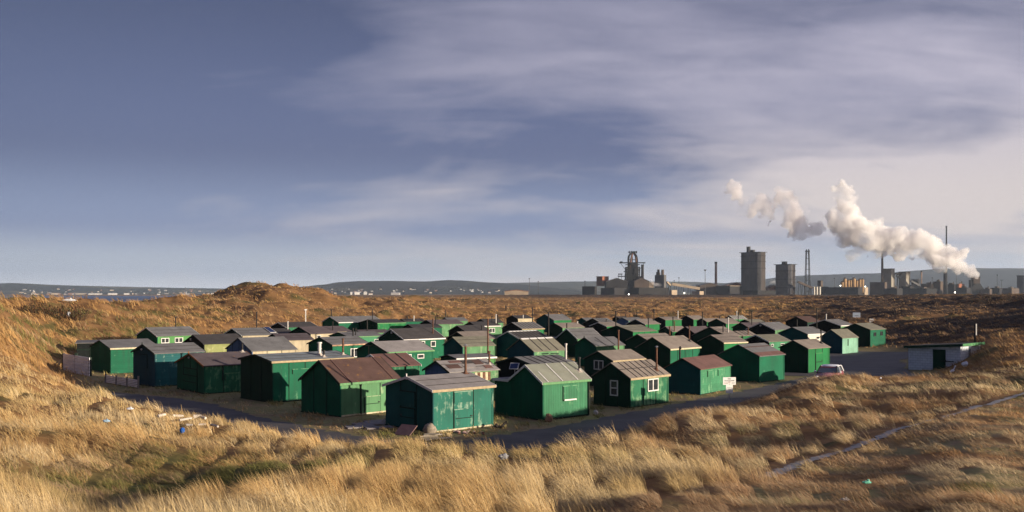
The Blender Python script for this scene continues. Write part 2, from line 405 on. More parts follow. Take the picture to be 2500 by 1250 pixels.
# height profiles of the ground along bearings from the camera dune: (bearing in degrees, [(distance, height), ...])
SEA = [(420, 0.5), (520, -8), (6500, -8), (6900, 2), (9000, 4)]
LAND = [(900, 0.4), (1500, 1.0), (2300, 1.5), (6500, 3), (9000, 4)]
BUND = [(900, 0.8), (1350, 1.2), (1600, 5.2), (1750, 5.6), (1900, 3.2), (2300, 2.0), (6500, 3), (9000, 4)]
def PXD(p): return math.degrees(math.atan((p - CX) / FPX))
PROF = [
 (-68, [(4, 5.3), (12, 5.3), (30, 4.6), (60, 4.6), (110, 6.0), (160, 7.0), (260, 3)] + SEA),
 (-45, [(4, 5.3), (12, 5.3), (25, 4.4), (40, 3.8), (65, 4.0), (95, 5.6), (130, 6.9), (190, 5), (260, 1)] + SEA),
 (PXD(0), [(4, 5.25), (8, 5.1), (12.5, 5.1), (16, 4.3), (20, 4.1), (28, 3.6), (38, 3.2), (50, 3.0), (65, 3.2), (85, 3.9), (105, 5.0), (130, 6.35), (150, 5.6), (220, 0.5)] + SEA),
 (PXD(125), [(4, 5.2), (8, 5.0), (12, 4.95), (16, 4.1), (20, 3.75), (28, 3.25), (42, 2.65), (60, 2.2), (72, 0.9), (85, 0.3), (108, 0.7), (125, 2.5), (140, 4.4), (158, 6.4), (180, 5.6), (250, 0.5)] + SEA),
 (PXD(250), [(4, 5.2), (8, 5.0), (11, 4.6), (15, 4.0), (18, 3.75), (22, 3.55), (30, 3.3), (40, 2.95), (48, 2.6), (60, 0.7), (70, 0), (112, 0), (130, 1.9), (150, 3.6), (176, 6.2), (200, 5.0), (270, 0.5)] + SEA),
 (PXD(370), [(4, 5.20), (8, 5.00), (11, 4.75), (15, 3.90), (18, 3.75), (22, 3.53), (32, 2.98), (42, 2.28), (50, 1.00), (60, 0.00), (122, 0.00), (140, 1.80), (165, 3.40), (205, 5.20), (240, 4.20), (300, 1.00)] + SEA),
 (PXD(470), [(4, 5.20), (8, 5.00), (11, 4.90), (15, 3.80), (17.5, 3.70), (20, 3.75), (26, 2.98), (33, 2.73), (38, 2.28), (48, 0.38), (56, 0.00), (140, 0.00), (165, 2.60), (200, 4.00), (245, 5.00), (300, 6.60), (340, 4.00), (400, 1.00)] + SEA[1:]),
 (PXD(560), [(4, 5.20), (8, 5.00), (11, 4.90), (15, 3.85), (20, 3.70), (26, 2.98), (33, 2.63), (37, 2.28), (47, 0.28), (54, 0.00), (150, 0.00), (180, 2.80), (220, 4.60), (262, 6.40), (300, 8.70), (340, 7.00), (420, 2.00)] + SEA[1:]),
 (PXD(700), [(4, 5.20), (8, 5.00), (11.5, 4.80), (16, 4.00), (22, 3.43), (29, 2.78), (34, 2.08), (42, 0.18), (47, 0.00), (165, 0.00), (200, 2.20), (245, 4.80), (292, 8.20), (330, 6.00), (420, 1.50)] + LAND),
 (PXD(850), [(4, 5.20), (8, 5.00), (12, 4.75), (16, 4.10), (22, 3.53), (26.5, 2.93), (31, 2.08), (39, 0.30), (43, 0.00), (180, 0.00), (230, 1.80), (290, 4.60), (350, 6.00), (420, 3.00), (550, 1.00)] + LAND),
 (PXD(1000), [(4, 5.2), (8, 5.0), (12, 4.6), (18, 3.95), (24, 3.3), (29, 2.3), (36, 0.3), (40, 0), (200, 0), (240, 1.2), (310, 3.4), (420, 5.0), (520, 3.2), (700, 1.0)] + LAND),
 (PXD(1130), [(4, 5.2), (8, 4.95), (12, 4.5), (18, 3.85), (22.5, 3.45), (27, 2.5), (34, 0.3), (37.5, 0), (210, 0), (270, 0.9), (400, 2.6), (700, 3.8), (850, 2.2)] + BUND[1:]),
 (PXD(1250), [(4, 5.2), (8, 4.9), (12, 4.4), (16, 4.0), (21, 3.5), (25.5, 2.4), (32, 0.3), (36, 0), (215, 0), (300, 0.8), (480, 1.6), (760, 2.4)] + BUND),
 (PXD(1400), [(4, 5.2), (8, 4.9), (12, 4.45), (18, 3.85), (24, 3.3), (29, 2.2), (36, 0.3), (40, 0), (220, 0), (400, 0.8), (700, 1.4)] + BUND),
 (PXD(1550), [(4, 5.2), (8, 5.0), (10.5, 4.75), (14, 4.3), (18, 3.85), (25, 3.3), (31, 2.8), (37, 1.7), (44, 0.2), (48, 0), (220, 0), (400, 1.0), (700, 2.0)] + BUND),
 (PXD(1700), [(4, 5.25), (8, 5.1), (14, 4.4), (22, 3.5), (32, 2.85), (40, 2.3), (46, 1.3), (52, 0.2), (55, 0), (215, 0), (330, 0.8), (520, 2.0), (720, 3.6)] + BUND),
 (PXD(1850), [(4, 5.25), (8, 5.15), (16, 4.15), (24, 3.45), (34, 2.85), (44, 2.3), (51, 1.75), (58, 0.8), (64, 0.1), (67, 0), (205, 0), (300, 1.0), (420, 2.6), (600, 4.2), (800, 3.4)] + BUND[1:]),
 (PXD(2000), [(4, 5.3), (8, 5.2), (16, 4.2), (24, 3.55), (34, 2.9), (46, 2.5), (57, 2.6), (62, 1.9), (67, 0.8), (71, 0.15), (74, 0), (190, 0), (250, 1.3), (330, 2.8), (450, 4.2), (600, 5.0), (800, 4)] + BUND[1:]),
 (PXD(2200), [(4, 5.3), (8, 5.25), (16, 4.3), (26, 3.6), (42, 2.65), (54, 2.3), (65, 1.75), (71, 0.7), (76, 0.1), (80, 0), (122, 0), (150, 0.7), (190, 1.0), (250, 2.0), (350, 3.4), (480, 5.0), (620, 5.8), (800, 4)] + BUND[1:]),
 (PXD(2310), [(4, 5.35), (8, 5.3), (16, 4.4), (28, 3.6), (42, 2.9), (56, 2.3), (68, 1.65), (76, 0.6), (84, 0.15), (90, 0.0), (110, 0.0), (130, 0.8), (170, 1.6), (250, 2.4), (350, 3.8), (480, 5.4), (620, 6.0), (800, 4)] + BUND[1:]),
 (PXD(2400), [(4, 5.4), (8, 5.35), (16, 4.5), (28, 3.75), (42, 3.1), (60, 2.35), (74, 1.75), (88, 1.25), (98, 1.75), (108, 2.3), (125, 1.8), (170, 1.8), (250, 2.8), (350, 4.2), (480, 5.8), (620, 6.2), (800, 4)] + BUND[1:]),
 (PXD(2500), [(4, 5.4), (8, 5.3), (18, 4.25), (28, 3.8), (42, 3.05), (60, 2.6), (75, 2.1), (92, 2.35), (106, 2.85), (135, 2.4), (180, 2.6), (250, 3.6), (350, 5.0), (480, 6.4), (620, 6.2), (800, 4)] + BUND[1:]),
 (31.5, [(4, 5.35), (9, 5.15), (18, 4.35), (28, 3.9), (42, 3.3), (58, 3.0), (75, 2.9), (92, 2.5), (110, 3.0), (135, 3.8), (180, 5.0), (250, 6.0), (350, 7), (480, 7), (800, 4)] + BUND[1:]),
 (38, [(4, 5.3), (9, 5.0), (18, 4.4), (28, 4.0), (42, 3.7), (58, 3.9), (75, 3.7), (92, 3.4), (120, 4.3), (150, 6.2), (200, 8.6), (270, 8.6), (400, 8), (800, 4)] + BUND[1:]),
 (52, [(4, 5.3), (9, 4.95), (18, 4.5), (30, 4.4), (50, 4.6), (80, 5.4), (130, 7.0), (200, 8), (300, 7), (800, 4)] + BUND[1:]),
 (72, [(4, 5.2), (12, 4.7), (30, 4.4), (60, 4), (150, 4), (300, 3), (800, 2)] + LAND),
]
LN0, LN1, NL = math.log(2.0), math.log(14000.0), 760
AZ0, AZ1, NA = -68.0, 72.0, 561
_lg = np.linspace(LN0, LN1, NL)
_cols = np.array([np.interp(_lg, np.log([p[0] for p in pr]), [p[1] for p in pr]) for _, pr in PROF])
_k = np.exp(-0.5 * (np.arange(-12, 13) / 4.0) ** 2); _k /= _k.sum()
_cols = np.array([np.convolve(np.pad(c, 12, 'edge'), _k, 'valid') for c in _cols])
_ag = np.linspace(AZ0, AZ1, NA)
_tab = np.array([np.interp(_ag, [p[0] for p in PROF], _cols[:, j]) for j in range(NL)]).T      # [az, ln d]
_k2 = np.exp(-0.5 * (np.arange(-10, 11) / 3.6) ** 2); _k2 /= _k2.sum()
_tab = np.array([np.convolve(np.pad(_tab[:, j], 10, 'edge'), _k2, 'valid') for j in range(NL)]).T
def base_z(X, Y):
    X = np.asarray(X, float); Y = np.asarray(Y, float)
    d = np.maximum(np.hypot(X, Y), 2.0)
    az = np.degrees(np.arctan2(X, Y))
    back = sstep(60, 120, np.abs(az))
    a = np.clip((az - AZ0) / (AZ1 - AZ0) * (NA - 1), 0, NA - 1.001); l = np.clip((np.log(d) - LN0) / (LN1 - LN0) * (NL - 1), 0, NL - 1.001)
    ia, il = a.astype(int), l.astype(int); fa, fl = a - ia, l - il
    z = (_tab[ia, il] * (1 - fl) + _tab[ia, il + 1] * fl) * (1 - fa) + (_tab[ia + 1, il] * (1 - fl) + _tab[ia + 1, il + 1] * fl) * fa
    zb = 5.3 - 2.5 * sstep(20, 120, d)
    return z * (1 - back) + zb * back
def polyd(X, Y, pts):
    """distance from points to a polyline"""
    X = np.asarray(X, float); Y = np.asarray(Y, float)
    best = np.full(X.shape, 1e9)
    for (x0, y0), (x1, y1) in zip(pts[:-1], pts[1:]):
        dx_, dy_ = x1 - x0, y1 - y0
        t = np.clip(((X - x0) * dx_ + (Y - y0) * dy_) / (dx_ * dx_ + dy_ * dy_), 0, 1)
        best = np.minimum(best, np.hypot(X - x0 - t * dx_, Y - y0 - t * dy_))
    return best
ROADC = [(-32, 70.2), (-29, 68.6), (-24.3, 65.8), (-21, 62.6), (-17.5, 57.7), (-14.3, 53.3), (-10.4, 48.9), (-7.0, 45.8), (-4.2, 44.4), (-1.5, 45.4), (2.2, 49.3), (8.3, 57.2), (14.0, 64.6), (20, 73.2), (25, 80.5), (30, 88)]
PARKC = [(28, 84), (30, 92), (33, 100), (35, 108), (44, 118)]
PATHC = [(3.9, 15.3), (4.9, 17.7), (7.6, 22.0), (11.0, 27.0), (14.2, 31.5), (17.5, 36.0), (23, 43)]
def smooth_line(pts, it=3):
    p = [Vector((*q, 0)) for q in pts]
    for _ in range(it):
        q = [p[0]]
        for a, b in zip(p[:-1], p[1:]): q += [a * 0.75 + b * 0.25, a * 0.25 + b * 0.75]
        q.append(p[-1]); p = q
    return [(v.x, v.y) for v in p]
ROADS, PARKS, PATHS = smooth_line(ROADC, 4), smooth_line(PARKC), smooth_line(PATHC, 6)

MOUNDS = [(-84, 298, 11, 1.25), (-78, 300, 9, 0.9), (-66, 290, 8, 2.0), (-58, 288, 8, 1.1), (-50, 290, 9, 0.7), (-98, 292, 8, 0.5), (-92, 276, 7, .8), (-63, 262, 11, 1.7), (-74, 250, 10, -1.0), (-50, 268, 9, 0.9), (-88, 262, 12, -1.2), (-55, 236, 12, 0.9), (-66, 222, 9, 0.8), (-40, 300, 12, .8),
          (-62, 128, 14, .35), (-75, 140, 16, .35)]
def ground_z(X, Y):
    """final ground height: smooth dunes plus hummocks; dead level where the huts and roads are"""
    X = np.asarray(X, float); Y = np.asarray(Y, float)
    z = base_z(X, Y); d = np.hypot(X, Y)
    rough = sstep(0.05, 0.9, z) + sstep(225, 300, d)
    rough = np.clip(rough, 0, 1)
    rough = rough * (0.25 + 0.75 * sstep(0.3, 1.6, polyd(X, Y, PATHC)))
    rough = rough * (1 - 0.5 * sstep(-.5, 1.5, ((X - 3.9) * 20.7 - (Y - 15.3) * 13.6) / 24.8) * sstep(0, 3, X) * (1 - sstep(40, 60, d)))
    n = (fbm(X / 5.5, Y / 5.5, 3, 3) - 0.5) * 0.85 + (fbm(X / 2.1, Y / 2.1, 2, 9) - 0.5) * 0.62
    near = 0.55 + 0.45 * sstep(14, 40, d)
    z = z + n * rough * near
    far = sstep(55, 140, d) * np.clip(sstep(0.3, 1.6, z) + sstep(230, 320, d), 0, 1)
    for (bx, by, br, bh) in MOUNDS: z = z + bh * np.exp(-((X - bx) ** 2 + (Y - by) ** 2) / br ** 2)
    z = z + far * ((fbm(X / 24, Y / 24, 4, 21) - 0.5) * 3.1 * (1 - 0.35 * sstep(600, 1500, d)) + (np.abs(fbm(X / 10, Y / 10, 3, 33) - 0.5)) * 2.2)
    hump = sstep(2.2, 5.0, base_z(X, Y)) * sstep(110, 170, d) * (1 - sstep(420, 560, d))
    z = z + hump * ((fbm(X / 15 + 3, Y / 15, 3, 45) - 0.5) * 3.6 + (fbm(X / 6, Y / 6, 3, 46) - 0.5) * 1.3 - 0.35)
    return z

def hollow_mask(X, Y):
    return np.maximum(np.exp(-(((X + 5.6) / 2.6) ** 4 + ((Y - 17.0) / 3.0) ** 4)), 0.9 * np.exp(-(((X + 7.2) / 2.0) ** 2 + ((Y - 21.5) / 2.4) ** 2)))
def ground_masks(X, Y, z):
    d = np.hypot(X, Y); az = np.degrees(np.arctan2(X, Y))
    flat = (1 - sstep(0.02, 0.5, base_z(X, Y))) * (1 - sstep(215, 240, d)) * sstep(34, 40, d)
    green = sstep(0.55, 0.72, fbm(X / 6, Y / 6, 3, 51)) * 0.8
    green = np.maximum(green, hollow_mask(X, Y) * .95)
    heath = sstep(12.5, 19, az) * sstep(105, 150, d) * sstep(0.36, 0.56, fbm(X / 40, Y / 40, 4, 61) + 0.13) * (1 - sstep(900, 1300, d) * 0.5)
    flat = np.maximum(flat, 0.85 * sstep(-.5, .8, ((X - 3.9) * 20.7 - (Y - 15.3) * 13.6) / 24.8) * sstep(.5, 2.5, X) * (1 - sstep(45, 60, d)) * sstep(.36, .5, fbm(X / 2.5, Y / 2.5, 3, 66) + .06))
    heath = np.maximum(heath, sstep(-2, 2, az) * sstep(1250, 1500, d) * 0.9)
    return flat, green, heath

def grid_object(name, az_list, r_list, mat):
    A, D = np.meshgrid(np.radians(az_list), r_list)
    X, Y = D * np.sin(A), D * np.cos(A)
    Z = ground_z(X, Y)
    nr, na = X.shape
    vs = np.stack([X, Y, Z], -1).reshape(-1, 3)
    i = np.arange(nr - 1)[:, None] * na + np.arange(na - 1)[None, :]
    fs = np.stack([i, i + 1, i + na + 1, i + na], -1).reshape(-1, 4)
    me = bpy.data.meshes.new(name)
    me.vertices.add(len(vs)); me.vertices.foreach_set('co', vs.ravel())
    me.loops.add(fs.size); me.loops.foreach_set('vertex_index', fs.ravel().astype(np.int32))
    me.polygons.add(len(fs)); me.polygons.foreach_set('loop_start', np.arange(0, fs.size, 4, dtype=np.int32))
    me.polygons.foreach_set('use_smooth', np.ones(len(fs), bool))
    me.update()
    fl, gr, he = ground_masks(X.ravel(), Y.ravel(), Z.ravel())
    col = me.color_attributes.new('cover', 'FLOAT_COLOR', 'POINT')
    col.data.foreach_set('color', np.stack([fl, gr, he, np.ones_like(fl)], -1).astype(np.float32).ravel())
    me.materials.append(mat)
    o = bpy.data.objects.new(name, me); C.objects.link(o)
    return o

def ground_material():
    t = NT('dune ground')
    at_ = t.new('ShaderNodeAttribute', attribute_name='cover')
    s = t.new('ShaderNodeSeparateColor'); t.l.new(at_.outputs['Color'], s.inputs[0])
    n1 = t.noise(0.35, 6, 0.62, scl=(0.5, 1.4, 1)); n2 = t.noise(3.0, 5, 0.65); n3 = t.noise(0.02, 6, 0.6, scl=(0.35, 1.5, 1))
    f = t.math('ADD', t.math('MULTIPLY', n1, 0.5), t.math('ADD', t.math('MULTIPLY', n2, 0.25), t.math('MULTIPLY', n3, 0.25)))
    straw = t.ramp(f, [(0.30, (0.10, 0.055, 0.024)), (0.46, (0.21, 0.112, 0.047)), (0.56, (0.30, 0.165, 0.068)), (0.70, (0.37, 0.22, 0.095))])
    moss = t.ramp(n2, [(0.3, (0.040, 0.048, 0.014)), (0.7, (0.105, 0.105, 0.034))])
    dirt = t.ramp(t.math('ADD', t.math('MULTIPLY', n1, 0.5), t.math('MULTIPLY', n2, 0.5)), [(0.34, (0.12, 0.088, 0.055)), (0.46, (0.27, 0.195, 0.11)), (0.54, (0.17, 0.165, 0.065)), (0.66, (0.38, 0.285, 0.165))])
    heath = t.ramp(f, [(0.34, (0.014, 0.010, 0.008)), (0.5, (0.042, 0.027, 0.018)), (0.62, (0.125, 0.066, 0.027))])
    c = t.mix(s.outputs[1], straw, moss)
    c = t.mix(s.outputs[2], c, heath)
    c = t.mix(s.outputs[0], c, dirt)
    return t.finish(c, 0.95, t.bump(f, 0.9, 0.25), 0, 0.1)
GROUND = ground_material()
_az = np.concatenate([np.arange(-180, -60, 4.0), np.arange(-60, -29, 0.5), np.arange(-29, 29.01, 0.11), np.arange(29.3, 60, 0.5), np.arange(60, 180.1, 4.0)])
_r = np.exp(np.concatenate([np.arange(math.log(0.6), math.log(6), 0.12), np.arange(math.log(6), math.log(360), 0.0105), np.arange(math.log(360), math.log(2500), 0.012), np.arange(math.log(2500), math.log(13500), 0.05)]))
ground = tag(grid_object('ground', _az, _r, GROUND), kind='structure')

def ribbon(name, pts, half, mat, dz=0.02, seed=0, cols=5, jag=0.55):
    vs, fs = [], []
    n = len(pts)
    for i, (x, y) in enumerate(pts):
        x0, y0 = pts[max(0, i - 1)]; x1, y1 = pts[min(n - 1, i + 1)]
        t = Vector((x1 - x0, y1 - y0)).normalized(); nx, ny = -t.y, t.x
        h0 = half + jag * (float(fbm(i * 0.9, 3.3 + seed, 3, 5)) - 0.5) * 2; h1 = half + jag * (float(fbm(i * 0.9, 8.7 + seed, 3, 5)) - 0.5) * 2
        for k in range(cols):
            u = -h0 + (h0 + h1) * k / (cols - 1)
            px, py = x + nx * u, y + ny * u
            vs.append((px, py, float(ground_z(px, py)) + dz))
    for i in range(n - 1):
        for k in range(cols - 1):
            a = i * cols + k
            fs.append((a, a + 1, a + cols + 1, a + cols))
    m = MB(); m.add(vs, fs)
    return tag(m.build(name, mat, smooth=True), kind='structure')
def asphalt():
    t = NT('old asphalt')
    n1 = t.noise(0.5, 6, 0.6); n2 = t.noise(9, 5, 0.7); n3 = t.noise(0.9, 5, 0.65, loc=(3, 8, 0))
    c = t.ramp(n1, [(0.3, (0.062, 0.056, 0.056)), (0.7, (0.105, 0.096, 0.094))])
    c = t.mix(t.ramp(n2, [(0.55, 0.0), (0.75, 0.5)]), c, (0.14, 0.13, 0.125))
    c = t.mix(t.ramp(n3, [(0.60, 0.0), (0.72, 0.55)]), c, (0.15, 0.115, 0.07))
    return t.finish(c, 0.85, t.bump(n2, 0.5, 0.02), 0, 0.25)
ASPH = asphalt()
ribbon('road', ROADS, 1.95, ASPH, 0.020)
ribbon('car_park', PARKS, 6.2, ASPH, 0.035, 4, 9, 0.9)
def gravelm():
    t = NT('gravel path'); n1 = t.noise(2.0, 5, 0.6); n2 = t.noise(30, 3, 0.7)
    c = t.ramp(t.math('ADD', t.math('MULTIPLY', n1, 0.4), t.math('MULTIPLY', n2, 0.6)), [(0.3, (0.16, 0.155, 0.15)), (0.7, (0.44, 0.42, 0.40))])
    return t.finish(c, 0.9, t.bump(n2, 0.7, 0.02), 0, 0.2)
ribbon('path', PATHS, 0.135, gravelm(), 0.018, 9, 5, 0.16)

# sea across the bay
def sea_material():
    t = NT('sea water'); n = t.noise(0.02, 5, 0.6, scl=(0.5, 2, 1)); n2 = t.noise(0.25, 4, 0.6)
    c = t.ramp(n, [(0.3, (0.020, 0.050, 0.105)), (0.7, (0.040, 0.080, 0.150))])
    return t.finish(c, 0.35, t.bump(n2, 0.6, 0.4), 0, 0.35)
m = MB(); m.add([(-9000, 300, -4), (-100, 300, -4), (1500, 9000, -4), (-9000, 9000, -4)], [(0, 1, 2, 3)])
tag(m.build('sea', sea_material()), kind='structure')

# hills beyond
def hill_material(name, a, b, c3, sc_=0.0016):
    t = NT(name)
    n = t.noise(sc_, 6, 0.6, scl=(1, 1.0, 2)); n2 = t.noise(sc_ * 5, 4, 0.6)
    vo = t.new('ShaderNodeTexVoronoi'); vo.inputs['Scale'].default_value = sc_ * 2.6; t.l.new(t.tc.outputs['Object'], vo.inputs['Vector'])
    s = t.new('ShaderNodeSeparateColor'); t.l.new(vo.outputs['Color'], s.inputs[0])
    fld = t.ramp(s.outputs[0], [(0.0, a), (0.45, b), (1.0, c3)])
    c = t.mix(t.ramp(n, [(0.42, 0.0), (0.52, 1.0)]), fld, a)
    c = t.mix(t.ramp(n2, [(0.5, 0.0), (0.7, 0.6)]), c, a)
    return t.finish(c, 1.0, None, 0, 0.0)
def hill(name, d_ridge, d_foot, prof, mat, seed, wob=3.0, tail=2500):
    xs = [p[0] for p in prof]; ys = [p[1] for p in prof]
    pxs = np.arange(xs[0], xs[-1] + 1, 6.0)
    yy = np.interp(pxs, xs, ys)
    k = np.exp(-0.5 * (np.arange(-4, 5) / 1.7) ** 2); k /= k.sum()
    yy = np.convolve(np.pad(yy, 4, 'edge'), k, 'valid')
    vs, fs = [], []
    rows = [(0.0, d_foot), (0.12, d_foot + 0.25 * (d_ridge - d_foot)), (0.35, d_foot + 0.5 * (d_ridge - d_foot)), (0.68, d_foot + 0.75 * (d_ridge - d_foot)), (0.9, d_foot + 0.9 * (d_ridge - d_foot)), (1.0, d_ridge), (0.75, d_ridge + 0.4 * tail), (0.0, d_ridge + tail)]
    for j, (h, d) in enumerate(rows):
        for i, p in enumerate(pxs):
            X = (p - CX) / FPX * d_ridge * (0.5 + 0.5 * d / d_ridge)
            zr = HC - (yy[i] - Y0) / FPX * d_ridge
            n = (float(fbm(X / 600, d / 600, 4, seed)) - 0.5) * 2
            z = zr * h + (n * wob * 6 * h * (1 - h) * 4 if h < 1 else 0)
            if h == 1.0: z += wob * (float(fbm(X / 90, 3.1, 3, seed)) - 0.5)
            vs.append((X, d, max(z, -2) if h > 0 else -2))
    n = len(pxs)
    for j in range(len(rows) - 1):
        for i in range(n - 1):
            a = j * n + i
            fs.append((a, a + 1, a + n + 1, a + n))
    m = MB(); m.add(vs, fs)
    return tag(m.build(name, mat, smooth=True), kind='structure')
H_WOOD = hill_material('wooded hill', (0.020, 0.022, 0.020), (0.040, 0.044, 0.028), (0.085, 0.075, 0.045))
H_FIELD = hill_material('field hill', (0.055, 0.060, 0.040), (0.13, 0.13, 0.065), (0.20, 0.165, 0.09))
hill('hills', 9800, 7400, [(-300, 694), (-120, 690), (0, 692), (30, 690.5), (80, 693), (140, 696), (200, 697.5), (260, 699), (330, 700.5), (420, 702.5), (520, 704), (640, 706), (760, 707), (900, 709)], H_FIELD, 71, 2.5)
hill('hills', 8200, 6400, [(520, 715), (640, 708), (700, 703), (745, 699.5), (800, 693), (830, 688.5), (868, 686), (905, 685.5), (955, 685.5), (1000, 687), (1045, 687), (1100, 683.5), (1135, 685), (1170, 688), (1230, 691), (1290, 696), (1370, 705), (1450, 714)], H_WOOD, 72, 5)
hill('hills', 10600, 7600, [(1050, 702), (1180, 693), (1250, 690.5), (1310, 689), (1380, 687.5), (1450, 686.5), (1540, 686.5), (1620, 687), (1690, 688), (1780, 692), (1830, 689)], H_FIELD, 73, 3)
hill('hills', 9400, 6800, [(1700, 694), (1780, 691), (1850, 684), (1900, 677), (1950, 673), (2000, 671), (2065, 668.5), (2120, 667.5), (2160, 666.5), (2200, 663), (2250, 659), (2285, 656.5), (2330, 655.5), (2400, 654.5), (2500, 655), (2700, 652), (2900, 662)], H_WOOD, 74, 4)
